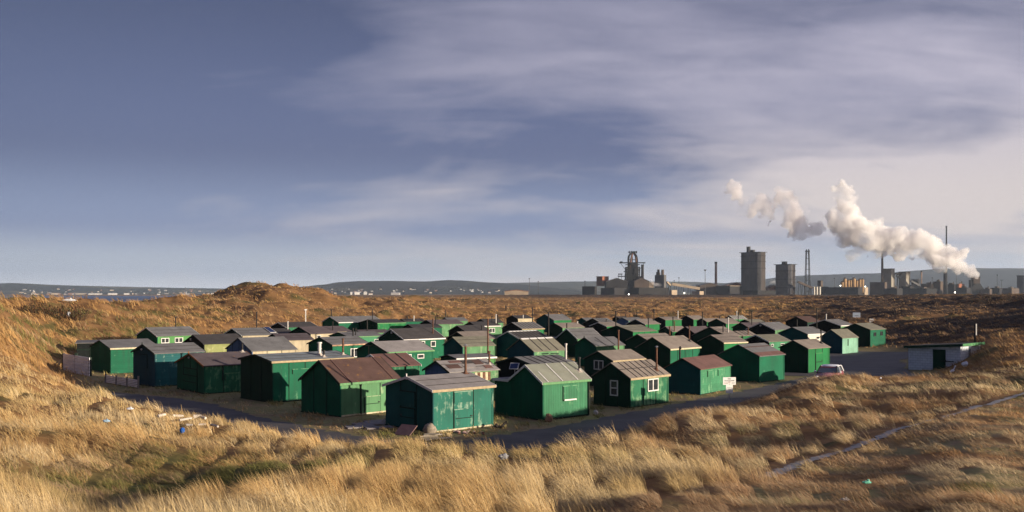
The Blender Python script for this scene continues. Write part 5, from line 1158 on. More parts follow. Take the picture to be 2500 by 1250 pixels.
for px, y, a_, s_ in ((880, 1044, .4, 1.1), (905, 1037, .45, 1.3), (925, 1046, .35, 1.0), (918, 1031, .4, .9)):
    c_ = gpt(px, y); u = Vector((math.cos(a_), math.sin(a_), 0)); b.bar(c_ - u * s_ * .7 + Vector((0, 0, .05)), c_ + u * s_ * .7 + Vector((0, 0, .055)), .75 * s_, .07)
tag(b.build('paving_slabs', simple('grey concrete slab', (.21, .19, .19), .95, .3, 3)), 'grey concrete slabs on the ground left of the foremost hut', 'slabs')
b = MB(); c_ = gpt(1219, 1047); b.path([c_ + Vector(v) for v in ((-.35, 0, .08), (-.1, .05, .12), (.12, 0, .1), (.3, .1, .3), (.42, .1, .34))], .07); b.path([c_ + Vector(v) for v in ((-.1, .0, .1), (-.2, -.1, .22), (-.1, -.1, .27))], .05)
tag(b.build('driftwood', simple('black driftwood', (.03, .025, .022), .9, .4)), 'black crooked driftwood beside the right corner of the foremost hut', 'driftwood')
b = MB(); c_ = gpt(1454, 1013); b.ball((c_.x, c_.y, .12), .16, 8, 6, (1, .8, 1), .15); tag(b.build('stone', simple('white stone', (.55, .5, .47), .9, .2)), 'white stone on the verge between the two pale green front huts', 'stone')
b = MB(); c_ = gpt(1340, 1030); b.ball((c_.x, c_.y, .2), .24, 8, 6, (1, .7, 1), .2); tag(b.build('stone', simple('reddish stone', (.28, .16, .10), .9, .3)), 'reddish stone against the pale green vertical-boarded front', 'stone')
b = MB()
for i in range(16):
    c_ = gpt(random.uniform(1105, 1185), random.uniform(1050, 1062)); b.ball((c_.x, c_.y, .04), random.uniform(.06, .13), 6, 4, (1, 1, .6), .3, i % 3)
tag(b.build('rubble', [simple('brick rubble', (.22, .10, .07), .9, .5), STONE, simple('pink rubble', (.45, .30, .27), .9, .3)]), 'strip of broken brick rubble below the teal front wall', 'rubble', kind='stuff')

# driftwood and litter in the dune grass
def ray_ground(px, y):
    dirv = np.array([(px - CX) / FPX, 1.0, -(y - Y0) / FPX])
    ds = np.exp(np.linspace(math.log(5), math.log(400), 3000))
    hz = HC + dirv[2] * ds - ground_z(dirv[0] * ds, ds)
    i = int(np.argmax(hz < 0)); d = ds[i]
    return Vector((dirv[0] * d, d, float(ground_z(dirv[0] * d, d))))
LITTER = simple('white plastic', (.70, .72, .76), .45, .1, 8)
def bag(px, y, s, label, mat, name='plastic_bag', cat='litter', sq=(1, .7, .8), lift=.35):
    c_ = ray_ground(px, y); b = MB(); b.ball((0, 0, 0), s, 12, 9, sq, .28); b.ball((s * .5, 0, s * .5), s * .45, 9, 6, (1, .8, 1), .3)
    o = b.build(name, mat); o.location = c_ + Vector((0, 0, s * .5 + lift)); return tag(o, label, cat)
bag(2356, 905, .24, 'crumpled white plastic bag caught in tall grass near the block store', LITTER, lift=.4)
b = MB(); c_ = ray_ground(2327, 918)      # white gull-like scrap: a bag stretched on a stem
b.tube((-.22, 0, .30), (.05, 0, .52), .10, .05, 8); b.tube((.05, 0, .52), (.14, 0, .74), .05, .04, 8); b.ball((.17, 0, .78), .07, 8, 6); b.ball((-.05, 0, .40), .13, 8, 6, (1.3, .7, .8), .2)
o = b.build('plastic_bag', LITTER); o.location = c_; tag(o, 'white plastic bag stretched like a bird on the grass stems', 'litter')
bag(2150, 938, .05, 'small white scrap in the grass crest right of the parked car', LITTER, 'paper_scrap', lift=.3)
bag(2116, 1197, .036, 'flattened mint green bottle on the brown turf', simple('mint green plastic', (.16, .50, .36), .4, .2, 9), 'bottle', 'litter', (1.5, .6, .45), .08)
bag(2062, 1241, .03, 'pale crushed can near the bottom edge of the brown turf', simple('dull crushed metal', (.3, .29, .28), .5, .2, 9), 'crushed_can', 'litter', (1.8, .6, .5), .08)
bag(445, 1072, .075, 'bright blue plastic tub in the grass below the driftwood', simple('bright blue plastic', (.02, .10, .36), .4, .15, 6), 'plastic_tub', 'litter', (1, .8, 1), .22)
bag(317, 1022, .07, 'white scrap lying in the golden grass left of the driftwood', LITTER, 'paper_scrap', 'litter', (1.6, .7, .5), .3)
bag(259, 1056, .055, 'pale blue bottle in the mossy hollow', simple('pale blue plastic', (.35, .5, .62), .4, .15, 6), 'bottle', 'litter', (1.5, .7, .6), .25)
bag(1229, 1134, .075, 'rounded grey stone half sunk in the grass slope', simple('grey stone', (.30, .30, .31), .9, .2), 'stone', 'stone', (1.3, .8, .7), .12)
GREYW = simple('bleached driftwood', (.50, .44, .37), .9, .3, 5)
for i, (px0, y0, px1, y1, th, lab) in enumerate(((386, 1036, 404, 1033, .10, 'short white driftwood billet at the left of the driftwood heap'), (421, 1033, 440, 1037, .11, 'pale split log behind the brown hollow'),
        (438, 1046, 468, 1043, .08, 'long thin bleached plank in the driftwood heap'), (473, 1036, 491, 1037, .13, 'thick cream log at the back of the driftwood heap'), (491, 1038, 502, 1042, .12, 'short cream stump end at the right of the driftwood heap'),
        (455, 1058, 470, 1059, .08, 'low plank just right of the blue tub'), (484, 1057, 502, 1057, .07, 'narrow plank lying in straw below the cream logs'), (516, 1057, 532, 1063, .09, 'slanting white plank at the right end of the heap'))):
    a_, c_ = ray_ground(px0, y0), ray_ground(px1, y1)
    if abs(a_.y - c_.y) > 2: c_ = Vector((a_.x + (px1 - px0) / FPX * a_.y, a_.y + .3, gz(a_.x + (px1 - px0) / FPX * a_.y, a_.y + .3)))
    b = MB(); b.tube(a_ + Vector((0, 0, .24)), c_ + Vector((0, 0, .27)), th * .5, th * .36, 7)
    tag(b.build('driftwood', GREYW), lab, 'driftwood')
bag(170, 745, .30, 'long white board on the crest of the left dune', LITTER, 'white_board', 'board', (3.0, .3, .5), .5)
bag(166, 778, .30, 'white scrap at the root of the dark dune bush', LITTER, 'paper_scrap', 'litter', (.8, .6, .9), .35)

# person far out on the field
def person(px, yt, d, label):
    X = (px - CX) / FPX * d; g = gz(X, d)
    zt = HC - (yt - Y0) / FPX * d
    H_ = max(1.72, min(2.0, zt - g)) if zt > g else 1.75
    s = H_ / 1.75
    J = [((0, 0, .95), .15), ((0, 0, 1.15), .16), ((0, 0, 1.40), .17), ((0, 0, 1.52), .065), ((0, -.02, 1.60), .095), ((0, -.02, 1.72), .085),
         ((.18, 0, 1.40), .07), ((.25, .02, 1.12), .055), ((.24, -.06, .86), .045), ((.24, -.08, .78), .04), ((-.18, 0, 1.40), .07), ((-.25, .0, 1.12), .055), ((-.23, -.08, .87), .045), ((-.23, -.10, .79), .04),
         ((.09, 0, .88), .10), ((.10, -.06, .48), .07), ((.10, .04, .08), .05), ((.10, -.12, .04), .045), ((-.09, 0, .88), .10), ((-.10, .06, .48), .07), ((-.10, .16, .10), .05), ((-.10, .02, .05), .045)]
    E = [(0, 1), (1, 2), (2, 3), (3, 4), (4, 5), (2, 6), (6, 7), (7, 8), (8, 9), (2, 10), (10, 11), (11, 12), (12, 13), (0, 14), (14, 15), (15, 16), (16, 17), (0, 18), (18, 19), (19, 20), (20, 21)]
    me = bpy.data.meshes.new('person'); me.from_pydata([tuple(c * s for c in j[0]) for j in J], E, [])
    o = bpy.data.objects.new('person', me); C.objects.link(o)
    md = o.modifiers.new('skin', 'SKIN'); o.modifiers.new('sub', 'SUBSURF').levels = 1
    for v, j in zip(me.skin_vertices[0].data, J): v.radius = (j[1] * s, j[1] * s)
    me.skin_vertices[0].data[0].use_root = True
    me.materials.append(simple('dark winter clothing', (.018, .018, .022), .9, .3))
    o.location = (X, d, g); o.rotation_euler = (0, 0, R(30))
    tag(o, label, 'person')
person(1235, 752, 330, 'person in dark clothing walking alone on the golden field')

# dark thorny bushes on the dunes
def bush(px, y, w, h, label, n=520, d=None):
    c_ = ray_ground(px, y) if d is None else Vector(((px - CX) / FPX * d, d, gz((px - CX) / FPX * d, d)))
    s = thing('bush', c_, 0, label, 'bush')
    tw, lf = MB(), MB()
    for i in range(70):
        a, r = random.uniform(0, 6.28), random.uniform(0, 1) ** .5
        p = Vector((math.cos(a) * r * w * .42, math.sin(a) * r * w * .42, -.1)); q = p + Vector((math.cos(a) * r * w * .12 - .12, math.sin(a) * r * w * .1, h * random.uniform(.5, 1.0) * (1.05 - .5 * r)))
        tw.tube(p, q, .03, .012, 4)
    tag(tw.build('stems', simple('dark thorn stems', (.040, .026, .018), .9, .4), s), kind='stuff')
    for i in range(n):
        a, r = random.uniform(0, 6.28), random.uniform(0, 1) ** .5
        p = Vector((math.cos(a) * r * w * .5, math.sin(a) * r * w * .5, h * (random.uniform(.15, 1.0)) * (1.05 - .55 * r * r)))
        a2, t2 = random.uniform(0, 6.28), random.uniform(.4, 1.2); u = Vector((math.cos(a2), math.sin(a2), .4)) * random.uniform(.06, .22); v = Vector((-.25, .05, t2)).normalized() * random.uniform(.15, .45)
        lf.add([p - u * .4, p + u * .4, p + v], [(0, 1, 2)], i % 3)
    tag(lf.build('twigs', [simple('russet twigs', (.085, .038, .018), .9, .4), simple('dark twigs', (.045, .030, .018), .9, .4), simple('olive twigs', (.06, .052, .022), .9, .4)], s), kind='stuff')
bush(172, 782, 4.6, 2.2, 'dark russet thorn bush on the slope of the left dune')
bush(92, 772, 4.4, 1.7, 'broad brown bush left of the dark russet thorn bush')
bush(1352, 764, 8.5, 1.7, 'low dark bush on the golden field beyond the back row', 500)
bush(2440, 742, 14, 2.6, 'large dark scrub clump on the far right dune', 700)
# ------------------------------------------------------------------ steelworks across the flats
K = {k: simple(n, c, .85, v, s, 0, .2) for k, n, c, v, s in (
 ('dark', 'sooty dark cladding', (.028, .026, .027), .35, .03), ('mid', 'dusty brown cladding', (.095, .07, .055), .35, .04), ('red', 'rust red cladding', (.27, .105, .06), .3, .05),
 ('tan', 'pale tan cladding', (.36, .28, .20), .25, .05), ('grey', 'grey steel cladding', (.12, .116, .116), .3, .04), ('black', 'black steelwork', (.018, .017, .017), .4, .05), ('rust', 'rusty iron pipe', (.16, .075, .045), .4, .05),
 ('bunk2', 'sooty brown concrete', (.075, .070, .070), .45, .05), ('white', 'white tank', (.62, .58, .50), .12, .05), ('stack', 'pale brick stack', (.33, .22, .16), .2, .05), ('roof', 'grey sheet roof', (.14, .125, .12), .3, .04), ('conc', 'concrete', (.27, .24, .20), .25, .03), ('bunk', 'dust-stained concrete', (.125, .122, .128), .45, .05))}
def Q(px, d): return (px - CX) / FPX * d
def ZZ(y, d): return HC - (y - Y0) / FPX * d
GZ = 1.0
YAW = R(38)
def plant_thing(name, px, d, label, cat='industrial building', group=None, rz=0.0):
    return thing(name, (Q(px, d), d, GZ), rz, label, cat, group)
def W_(px0, px1, d): return (px1 - px0) / FPX * d
def H_(y, d): return ZZ(y, d) - GZ
def rot_block(root, w_tot, split, h, mats, name='wall', z0=-1.0, rz=YAW, chamfer=0.0, bands=(), y0=0.0):
    """block turned by rz whose silhouette spans w_tot with its near corner at fraction split; returns (a, b)"""
    a = w_tot * split / math.cos(rz - 0) if False else w_tot * split / math.cos(math.pi / 2 - rz)
    b = w_tot * (1 - split) / math.cos(rz)
    return a, b
def corner_block(name_root, px0, pxc, px1, yt, d, label, mat, roofmat=None, parts=(), cat='industrial building', z0=-1.5, chamf=0.0, group=None):
    """rectangular block seen corner-on: left face px0..pxc, right face pxc..px1, top at row yt"""
    rz = YAW
    wl_, wr_ = W_(px0, pxc, d), W_(pxc, px1, d)
    # right face runs along (cos rz, sin rz), left face along (-sin rz, cos rz)
    Lr, Ll = wr_ / math.cos(rz), wl_ / math.sin(rz)
    root = thing(name_root, (Q(pxc, d), d, GZ), rz, label, cat, group)
    h = H_(yt, d)
    b = MB()
    if chamf:
        c = chamf
        poly = [(c, 0), (Lr - c, 0), (Lr, c), (Lr, Ll - c), (Lr - c, Ll), (c, Ll), (0, Ll - c), (0, c)]
        b.prism(poly, 'z', z0, h)
    else: b.box(0, Lr, 0, Ll, z0, h)
    b.build('wall', mat, root)
    if roofmat is not None:
        b = MB(); b.box(-.8, Lr + .8, -.8, Ll + .8, h + .02, h + 1.0); b.build('roof', roofmat, root)
    return root, Lr, Ll, h
def gabled(name, px0, px1, ye, yr, d, label, mat, depth=30, cat='industrial building', roof='roof', rz=0.0, lit=None):
    root = plant_thing(name, (px0 + px1) / 2, d, label, cat, rz=rz)
    w = W_(px0, px1, d); he_, hr_ = H_(ye, d), H_(yr, d)
    b = MB(); b.add([(-w / 2, 0, -2), (w / 2, 0, -2), (w / 2, 0, he_), (0, 0, hr_), (-w / 2, 0, he_), (-w / 2, depth, -2), (w / 2, depth, -2), (w / 2, depth, he_), (0, depth, hr_), (-w / 2, depth, he_)],
        [(0, 1, 2, 3, 4), (9, 8, 7, 6, 5), (0, 5, 6, 1), (1, 6, 7, 2), (4, 9, 5, 0)]); b.build('wall', K[mat], root)
    b = MB(); b.prism([(-w / 2 - .6, he_ - .2), (0, hr_ + .15), (w / 2 + .6, he_ - .2), (w / 2 + .6, he_ + .6), (0, hr_ + 1.0), (-w / 2 - .6, he_ + .6)], 'y', -.6, depth + .6); b.build('roof', K[roof], root)
    return root, w, he_, hr_
D0 = 2300.0
# two great coal bunker towers
for (p0, pc, p1, yt, d, lab, bands, caps) in ((1816.5, 1854, 1877, 615.5, 2280, 'taller dark bunker tower with a stub chimney on its flat top', (638, 654.5, 624), ((1830.5, 1840, 601.5), (1840, 1851, 609.5))),
                                       (1899.7, 1929, 1950, 645.5, 2300, 'shorter grey bunker tower with a box on its flat top', (661, 681.5, 702.5), ((1916, 1929, 638.5),))):
    root, Lr, Ll, h = corner_block('bunker_tower', p0, pc, p1, yt, d, lab, K['bunk'] if p0 > 1850 else K['bunk2'], K['dark'], cat='tower', chamf=5.5)
    b = MB()
    for y in bands:
        z = H_(y, d); b.prism([(4.4, -.9), (Lr - 4.4, -.9), (Lr + .9, 4.4), (Lr + .9, Ll - 4.4), (Lr - 4.4, Ll + .9), (4.4, Ll + .9), (-.9, Ll - 4.4), (-.9, 4.4)], 'z', z - .5, z + .5)
    b.build('gallery', K['black'], root)
    b = MB()
    for i in range(1, 6):
        b.box(5.5 + (Lr - 11) * i / 6 - .4, 5.5 + (Lr - 11) * i / 6 + .4, -.5, .02, 0, h - 1); b.box(-.5, .02, 5.5 + (Ll - 11) * i / 6 - .4, 5.5 + (Ll - 11) * i / 6 + .4, 0, h - 1)
    b.build('ribs', K['mid'], root)
    for (a0, a1, y) in caps:
        w = W_(a0, a1, d); cx_ = W_(pc, (a0 + a1) / 2, d); hh = H_(y, d)
        b = MB()
        # locate box on the roof: across-view offset cx_, half way deep
        dep = (Lr * math.sin(YAW) + Ll * math.cos(YAW)) * .5
        vx = cx_ * math.cos(YAW) + dep * math.sin(YAW); vy = -cx_ * math.sin(YAW) + dep * math.cos(YAW)
        b.box(vx - w * .36, vx + w * .36, vy - w * .36, vy + w * .36, h + 1.0, hh); b.box(vx - w * .4, vx + w * .4, vy - w * .4, vy + w * .4, hh, hh + .8)
        b.build('roof_house' if y > 605 else 'stub_chimney', K['dark'], root)
# blast furnace
bf = plant_thing('blast_furnace', 1545, D0, 'black blast furnace tower with looping gas pipes and a crane beam', 'blast furnace')
X0 = Q(1545, D0)
def bx_(px): return Q(px, D0) - X0
b = MB()
for px in (1530, 1536.5, 1554, 1561):
    for yy in (-3, 24): b.box(bx_(px) - 1.3, bx_(px) + 1.3, yy - 1.2, yy + 1.2, 0, H_(640 if 1532 < px < 1560 else 652, D0))
for y in (646, 652, 658, 664, 670, 676, 682, 688): b.box(bx_(1529), bx_(1562), -4.4, 25, H_(y, D0) - .7, H_(y, D0) + .6)
for ya in (652, 658, 664, 670, 676, 682):
    b.bar((bx_(1530), -4.5, H_(ya, D0)), (bx_(1545), -4.5, H_(ya + 6, D0)), 1.0); b.bar((bx_(1561), -4.5, H_(ya, D0)), (bx_(1546), -4.5, H_(ya + 6, D0)), 1.0); b.bar((bx_(1545), -4.8, H_(ya, D0)), (bx_(1530), -4.8, H_(ya + 6, D0)), .8)
for (a0, a1, y0, y1) in ((1527, 1534, 668, 676), (1557, 1565, 674, 690), (1524, 1532, 682, 690), (1538, 1552, 641, 648), (1548, 1556, 655, 668)): b.box(bx_(a0), bx_(a1), -6, 4, H_(y1, D0), H_(y0, D0))
b.build('tower_frame', K['black'], bf)
b = MB(); b.tube((bx_(1546), 11, 0), (bx_(1546), 11, H_(676, D0)), 14.5, 13.5, 16); b.tube((bx_(1546), 11, H_(676, D0)), (bx_(1546), 11, H_(640, D0)), 13, 9.5, 16); b.build('furnace_shell', K['black'], bf)
b = MB(); b.box(bx_(1513), bx_(1577), 8, 13, H_(642.5, D0), H_(640, D0)); b.box(bx_(1515), bx_(1521), 8, 14, H_(640, D0), H_(638, D0))
for a0, a1 in ((1516, 1531), (1574, 1560)): b.bar((bx_(a0), 10, H_(642, D0)), (bx_(a1), 10, H_(662, D0)), .9)
b.build('crane_beam', K['black'], bf)
b = MB()
arch = [(1535, 680), (1535, 655), (1534.5, 632), (1536, 624), (1540, 619.5), (1546, 617.5), (1551, 619.5), (1555, 625), (1556.5, 634), (1556, 655), (1557, 675)]
b.path([(bx_(p), 6, H_(y, D0)) for p, y in arch], 2.0, 8); b.path([(bx_(p) * .8 + .4, 16, H_(y, D0)) for p, y in arch], 1.6, 8); b.path([(bx_(1545), 11, H_(642, D0)), (bx_(1545), 11, H_(614, D0))], 1.3, 8); b.bar((bx_(1534), 8, H_(634, D0)), (bx_(1557), 8, H_(634, D0)), 1.6)
b.build('gas_uptake', K['black'], bf)
b = MB(); b.path([(bx_(p), 0, H_(y, D0)) for p, y in ((1544, 619), (1541, 630), (1538, 650), (1536.5, 662), (1536, 690))], 2.0, 8); b.path([(bx_(p), 2, H_(y, D0)) for p, y in ((1553, 628), (1554, 645), (1552, 665))], 1.3, 8); b.build('downcomer', K['rust'], bf)
b = MB(); b.box(bx_(1535.5), bx_(1556.5), 4, 18, H_(615.8, D0), H_(614.2, D0))
for p in (1538, 1543, 1547, 1551, 1555): b.box(bx_(p) - .8, bx_(p) + .8, 5, 16, H_(618, D0), H_(612.5, D0))
b.build('top_platform', K['black'], bf)
b = MB()
for y, a0, a1 in ((674.5, 1509, 1532), (669, 1510, 1520), (663, 1524, 1532), (684, 1526, 1560)): b.box(bx_(a0), bx_(a1), 0, 10, H_(y + 1.2, D0), H_(y - 1, D0))
for p in (1511, 1518, 1526): b.bar((bx_(p), 5, H_(669, D0)), (bx_(p), 5, H_(700, D0)), .8)
b.build('walkway', K['black'], bf)
b = MB(); b.tube((bx_(1570.5), 14, 0), (bx_(1570.5), 14, H_(648, D0)), 3.5, 3.2, 14); b.tube((bx_(1570.5), 14, H_(648, D0)), (bx_(1570.5), 14, H_(645.5, D0)), 3.7, 3.7, 14); b.build('hot_stove_stack', K['dark'], bf)
gabled('cast_house', 1480, 1533, 688, 679.5, D0 - 25, 'dark gabled cast house left of the blast furnace', 'dark', 40)
root, w, a_, c_ = gabled('cast_house', 1549, 1585, 687, 679, D0 - 30, 'brown gabled cast house right of the blast furnace', 'mid', 40, roof='mid')
b = MB(); b.box(w / 2 + .05, w / 2 + 11, 3, 30, -1, H_(690, D0)); b.build('annex', K['tan'], root)
corner_block('hoist_house', 1457.6, 1470.5, 1487.5, 675.5, D0 + 10, 'rust red hoist house raised on legs, left of the steelworks', K['red'], K['red'], z0=H_(698, D0))[0]
corner_block('ore_shed', 1424, 1452, 1457.5, 699, D0 - 60, 'low dark block at the left end of the steelworks', K['dark'], None)
corner_block('service_block', 1470, 1500, 1535, 703, D0 - 70, 'long low dark building in front of the dark cast house', K['dark'], None)
corner_block('service_block', 1535, 1560, 1642, 702, D0 - 65, 'long dark wagon shed in front of the brown cast house', K['black'], None)
root, Lr, Ll, h = corner_block('silo_building', 1602, 1621, 1627.5, 671, D0 + 30, 'pale silo building with pipes on its roof', K['grey'], None)
b = MB()
for i, (fx, fy, hh, r) in enumerate(((.2, .2, 661, 3.5), (.5, .3, 657.5, 2.6), (.4, .7, 656.5, 3), (.8, .3, 657, 2.4), (.85, .75, 664, 3.4), (.15, .75, 663, 3))): b.tube((Lr * fx, Ll * fy, h), (Lr * fx, Ll * fy, H_(hh, D0)), r, r, 12)
b.build('roof_pipes', K['mid'], root)
def conveyor(name, px0, y0, px1, y1, d, label, mat, w=5.5, legs=4):
    root = plant_thing(name, px0, d, label, 'conveyor'); x0 = Q(px0, d)
    p, q = Vector((0, 0, H_(y0, d))), Vector((Q(px1, d) - x0, 6, H_(y1, d)))
    b = MB(); b.bar(p, q, w, w); b.build('gallery', K[mat], root)
    for i in range(legs):
        c = p.lerp(q, (i + .5) / legs)
        b = MB(); b.bar(c + Vector((-2, 0, -1)), Vector((c.x - 3.5, c.y, -1)), .9); b.bar(c + Vector((2, 0, -1)), Vector((c.x + 3.5, c.y, -1)), .9); b.build('trestle', K['black'], root)
conveyor('conveyor', 1640, 693.5, 1709, 704.5, D0 - 5, 'long pale conveyor gallery sloping right from the silo building', 'tan', 6)
conveyor('conveyor', 1628, 688, 1638, 697, D0 + 5, 'short steep conveyor joining the silo building', 'tan', 4, 2)
conveyor('conveyor', 1948, 688, 1985, 703, D0 - 10, 'dark conveyor sloping down from the shorter bunker tower', 'mid', 4.5, 4)
gabled('works_shed', 1709, 1757, 698, 691.5, D0 + 20, 'wide grey works shed at the foot of the pale brick chimney', 'mid', 50)
corner_block('works_block', 1756, 1782, 1817, 698.5, D0 - 20, 'low dark works block left of the taller bunker tower', K['dark'], K['tan'])
gabled('works_shed', 1775, 1822, 697, 690, D0 + 60, 'shed with pinkish sunlit roof behind the low dark works block', 'red', 60, roof='tan')
corner_block('works_office', 1634, 1640, 1655, 708, D0 - 80, 'small tan office block in front of the conveyor', K['tan'], None)
corner_block('works_office', 1692, 1708, 1720, 711, D0 - 80, 'low tan office block before the wide grey works shed', K['tan'], None)
gabled('works_shed', 1877, 1902, 703, 696.5, D0 + 40, 'red-brown shed between the two bunker towers', 'red', 40, roof='mid')
corner_block('works_block', 1822, 1850, 1905, 709, D0 - 90, 'low black sidings block at the foot of the bunker towers', K['black'], None)
# chimneys
def chimney(px, yt, d, r0, r1, mat, label, capd=True, yb=None):
    root = plant_thing('chimney', px, d, label, 'chimney'); h = H_(yt, d)
    b = MB(); b.tube((0, 0, -1), (0, 0, h), r0, r1, 16); b.build('shaft', K[mat], root)
    if capd: b = MB(); b.tube((0, 0, h - 3.5), (0, 0, h + .3), r1 * 1.25, r1 * 1.25, 16); b.build('cap', K['dark'], root)
chimney(1747.8, 639.5, D0 + 30, 3.3, 2.6, 'stack', 'pale brick chimney with dark rim left of the bunker towers')
chimney(2154, 617.5, D0 + 20, 3.5, 2.2, 'mid', 'tall tapering dark chimney standing below the smoke plume')
chimney(2310.5, 552, D0 + 120, 2.3, 1.5, 'black', 'tallest thin black flare stack rising behind the smoke plume')
chimney(2308, 664, D0 - 10, 4.4, 4.0, 'dark', 'short thick dark stack feeding the smoke plume', False)
chimney(2249.5, 661, D0 + 60, 1.8, 1.4, 'stack', 'thin pale chimney right of the bridged towers')
# lattice flare mast
fm_ = plant_thing('lattice_mast', 1971.5, D0, 'tall black lattice mast right of the shorter bunker tower', 'mast')
b = MB(); ht = H_(611, D0)
w0, w1 = W_(1966, 1977.5, D0) / 2, W_(1969, 1975, D0) / 2
def lev(q): return w0 + (w1 - w0) * q
for sx in (-1, 1):
    for sy in (-1, 1): b.bar((sx * w0, sy * w0, -1), (sx * w1, sy * w1, ht), 1.25)
for i in range(9):
    q = i / 8.5; w = lev(q); z = ht * q
    for s_ in (-1, 1): b.bar((-w, s_ * w, z), (w, s_ * w, z), .8); b.bar((s_ * w, -w, z), (s_ * w, w, z), .8)
b.build('lattice', K['black'], fm_)
b = MB(); b.box(-w1 * 1.5, w1 * 1.5, -w1 * 1.5, w1 * 1.5, ht - 3.5, ht - 1); b.tube((-w1 * .8, 0, ht - 1), (-w1 * .8, 0, ht + 2.5), 1.2); b.tube((w1 * .8, 0, ht - 1), (w1 * .8, 0, ht + 2.5), 1.2); b.build('head', K['black'], fm_)
for i, (p, lab) in enumerate(((1987.4, 'leftmost of the three white tanks'), (1994.3, 'middle of the three white tanks'), (2001.5, 'rightmost of the three white tanks'))):
    r_ = plant_thing('storage_tank', p, D0 - 60, lab + ' right of the lattice mast', 'tank', 'white storage tanks'); r = 2.2
    b = MB(); b.tube((0, 0, -1), (0, 0, H_(700.5, D0)), r, r, 14); b.build('shell', K['white'], r_)
    b = MB(); b.tube((0, 0, H_(700.5, D0)), (0, 0, H_(699.6, D0)), r, r * .3, 14); b.build('lid', K['grey'], r_)
corner_block('works_block', 1998, 2004, 2010.5, 685, D0 + 40, 'upright dark block behind the white tanks', K['mid'], None)
corner_block('works_block', 1995, 2008, 2028, 700, D0 + 20, 'low dark block right of the white tanks', K['dark'], None)
corner_block('coke_ovens', 2032, 2095, 2109, 701, D0 - 40, 'long low dark oven battery below the row of tan silos', K['dark'], None, cat='industrial building')
for i, (p, yt, r, ds) in enumerate(((2056, 689, 4, 'leftmost and lowest'), (2062.5, 681, 4.2, 'second, capped,'), (2071, 685, 3.4, 'short third'), (2077, 684.5, 3.2, 'fourth'), (2084.5, 680.5, 4.4, 'tallest central'), (2092, 686, 3, 'short narrow'), (2099, 683, 3.8, 'second from right'), (2105.5, 682.5, 3.6, 'rightmost'))):
    r_ = plant_thing('silo', p, D0, ds + ' tan silo in the row above the oven battery', 'silo', 'tan silos on the oven battery')
    b = MB(); b.tube((0, 0, -1), (0, 0, H_(yt, D0)), r, r, 12); b.build('shell', simple('ochre silo', (.36, .22, .10), .8, .35, .06), r_)
    b = MB(); b.tube((0, 0, H_(yt, D0)), (0, 0, H_(yt, D0) + 1.8), r, r * .4, 12); b.box(-r * .4, r * .4, -r * .4, r * .4, H_(yt, D0) + 1.6, H_(yt, D0) + 3.2); b.build('lid', K['mid'], r_)
corner_block('panel_building', 2109.5, 2111, 2122.5, 701.5, D0 - 70, 'small pale panelled building at the right end of the oven battery', K['tan'], None)
corner_block('works_block', 2135, 2160, 2168, 688.5, D0 - 10, 'brown framed block at the foot of the tall tapering chimney', K['mid'], None)
r1, Lr, Ll, h = corner_block('service_tower', 2162, 2176, 2188, 656.5, D0 + 10, 'taller concrete service tower left of the bridge', K['conc'], K['mid'], cat='tower')
corner_block('service_tower', 2200, 2212, 2227, 664, D0 + 10, 'shorter concrete service tower right of the bridge', K['conc'], K['mid'], cat='tower')
conveyor('conveyor', 2186, 668.5, 2202, 668.5, D0 + 14, 'level bridge gallery between the two concrete service towers', 'mid', 3.5, 1)
conveyor('conveyor', 2188, 673, 2202, 679, D0 + 10, 'sloping gallery below the level bridge between the service towers', 'dark', 3, 1)
conveyor('conveyor', 2224, 686, 2247, 697, D0 + 4, 'grey conveyor sloping down right of the shorter service tower', 'grey', 4, 2)
corner_block('works_block', 2230, 2240, 2248, 681.5, D0 + 40, 'small grey block at the foot of the thin pale chimney', K['grey'], None)
for (a, c, e, y, m, lab) in ((2208, 2222, 2268, 699, 'dark', 'long low dark block right of the service towers'), (2256, 2270, 2292, 692.5, 'mid', 'brown plant block left of the thick dark stack'), (2284, 2296, 2306, 687, 'mid', 'taller brown plant block beside the thick dark stack'),
        (2312, 2330, 2346, 694, 'dark', 'dark plant block right of the thick dark stack'), (2338, 2341, 2362, 693, 'red', 'rust red framed block left of the smoking tower'), (2344, 2360, 2376, 702, 'dark', 'low black block before the rust red framed block'),
        (2168, 2190, 2210, 704, 'dark', 'low sooty block below the service towers'), (2232, 2262, 2300, 704, 'black', 'low black sidings block below the brown plant block'), (2426, 2440, 2452, 703, 'dark', 'low dark block right of the smoking tower'), (2456, 2470, 2500, 703.5, 'mid', 'low reddish block at the right edge'), (2402, 2416, 2428, 705, 'mid', 'low brown block beside the smoking tower')):
    root, Lr, Ll, h = corner_block('works_block', a, c, e, y, D0 - (40 if y > 700 else 0), lab, K[m], None)
    b = MB()
    for i in range(3): q = random.uniform(.15, .85); b.tube((Lr * q, Ll * .3, h), (Lr * q, Ll * .3, h + random.uniform(2, 7)), 1.0, 1.0, 8)
    b.box(Lr * .3, Lr * .6, Ll * .3, Ll * .6, h, h + random.uniform(2, 4)); b.build('roof_gear', K['mid'], root)
qt = plant_thing('quench_tower', 2385, D0, 'dark quench tower with flared base, source of the white smoke', 'tower')
b = MB(); b.box(-W_(2377, 2385, D0), W_(2385, 2393, D0), 0, 14, H_(700, D0), H_(676, D0)); b.box(-W_(2376.6, 2385, D0), W_(2385, 2393.4, D0), -.4, 14.4, H_(677.5, D0), H_(676, D0) + .4, 1); b.build('shaft', [K['mid'], K['black']], qt)
b = MB(); wb_, wt_ = W_(2372, 2385, D0), W_(2378, 2385, D0); b.prism([(-wb_, -1), (wb_ * 1.25, -1), (wb_ * 1.15, H_(704, D0)), (wt_, H_(692, D0)), (-wt_, H_(692, D0)), (-wb_, H_(704, D0))], 'y', -3, 18); b.build('base', K['dark'], qt)
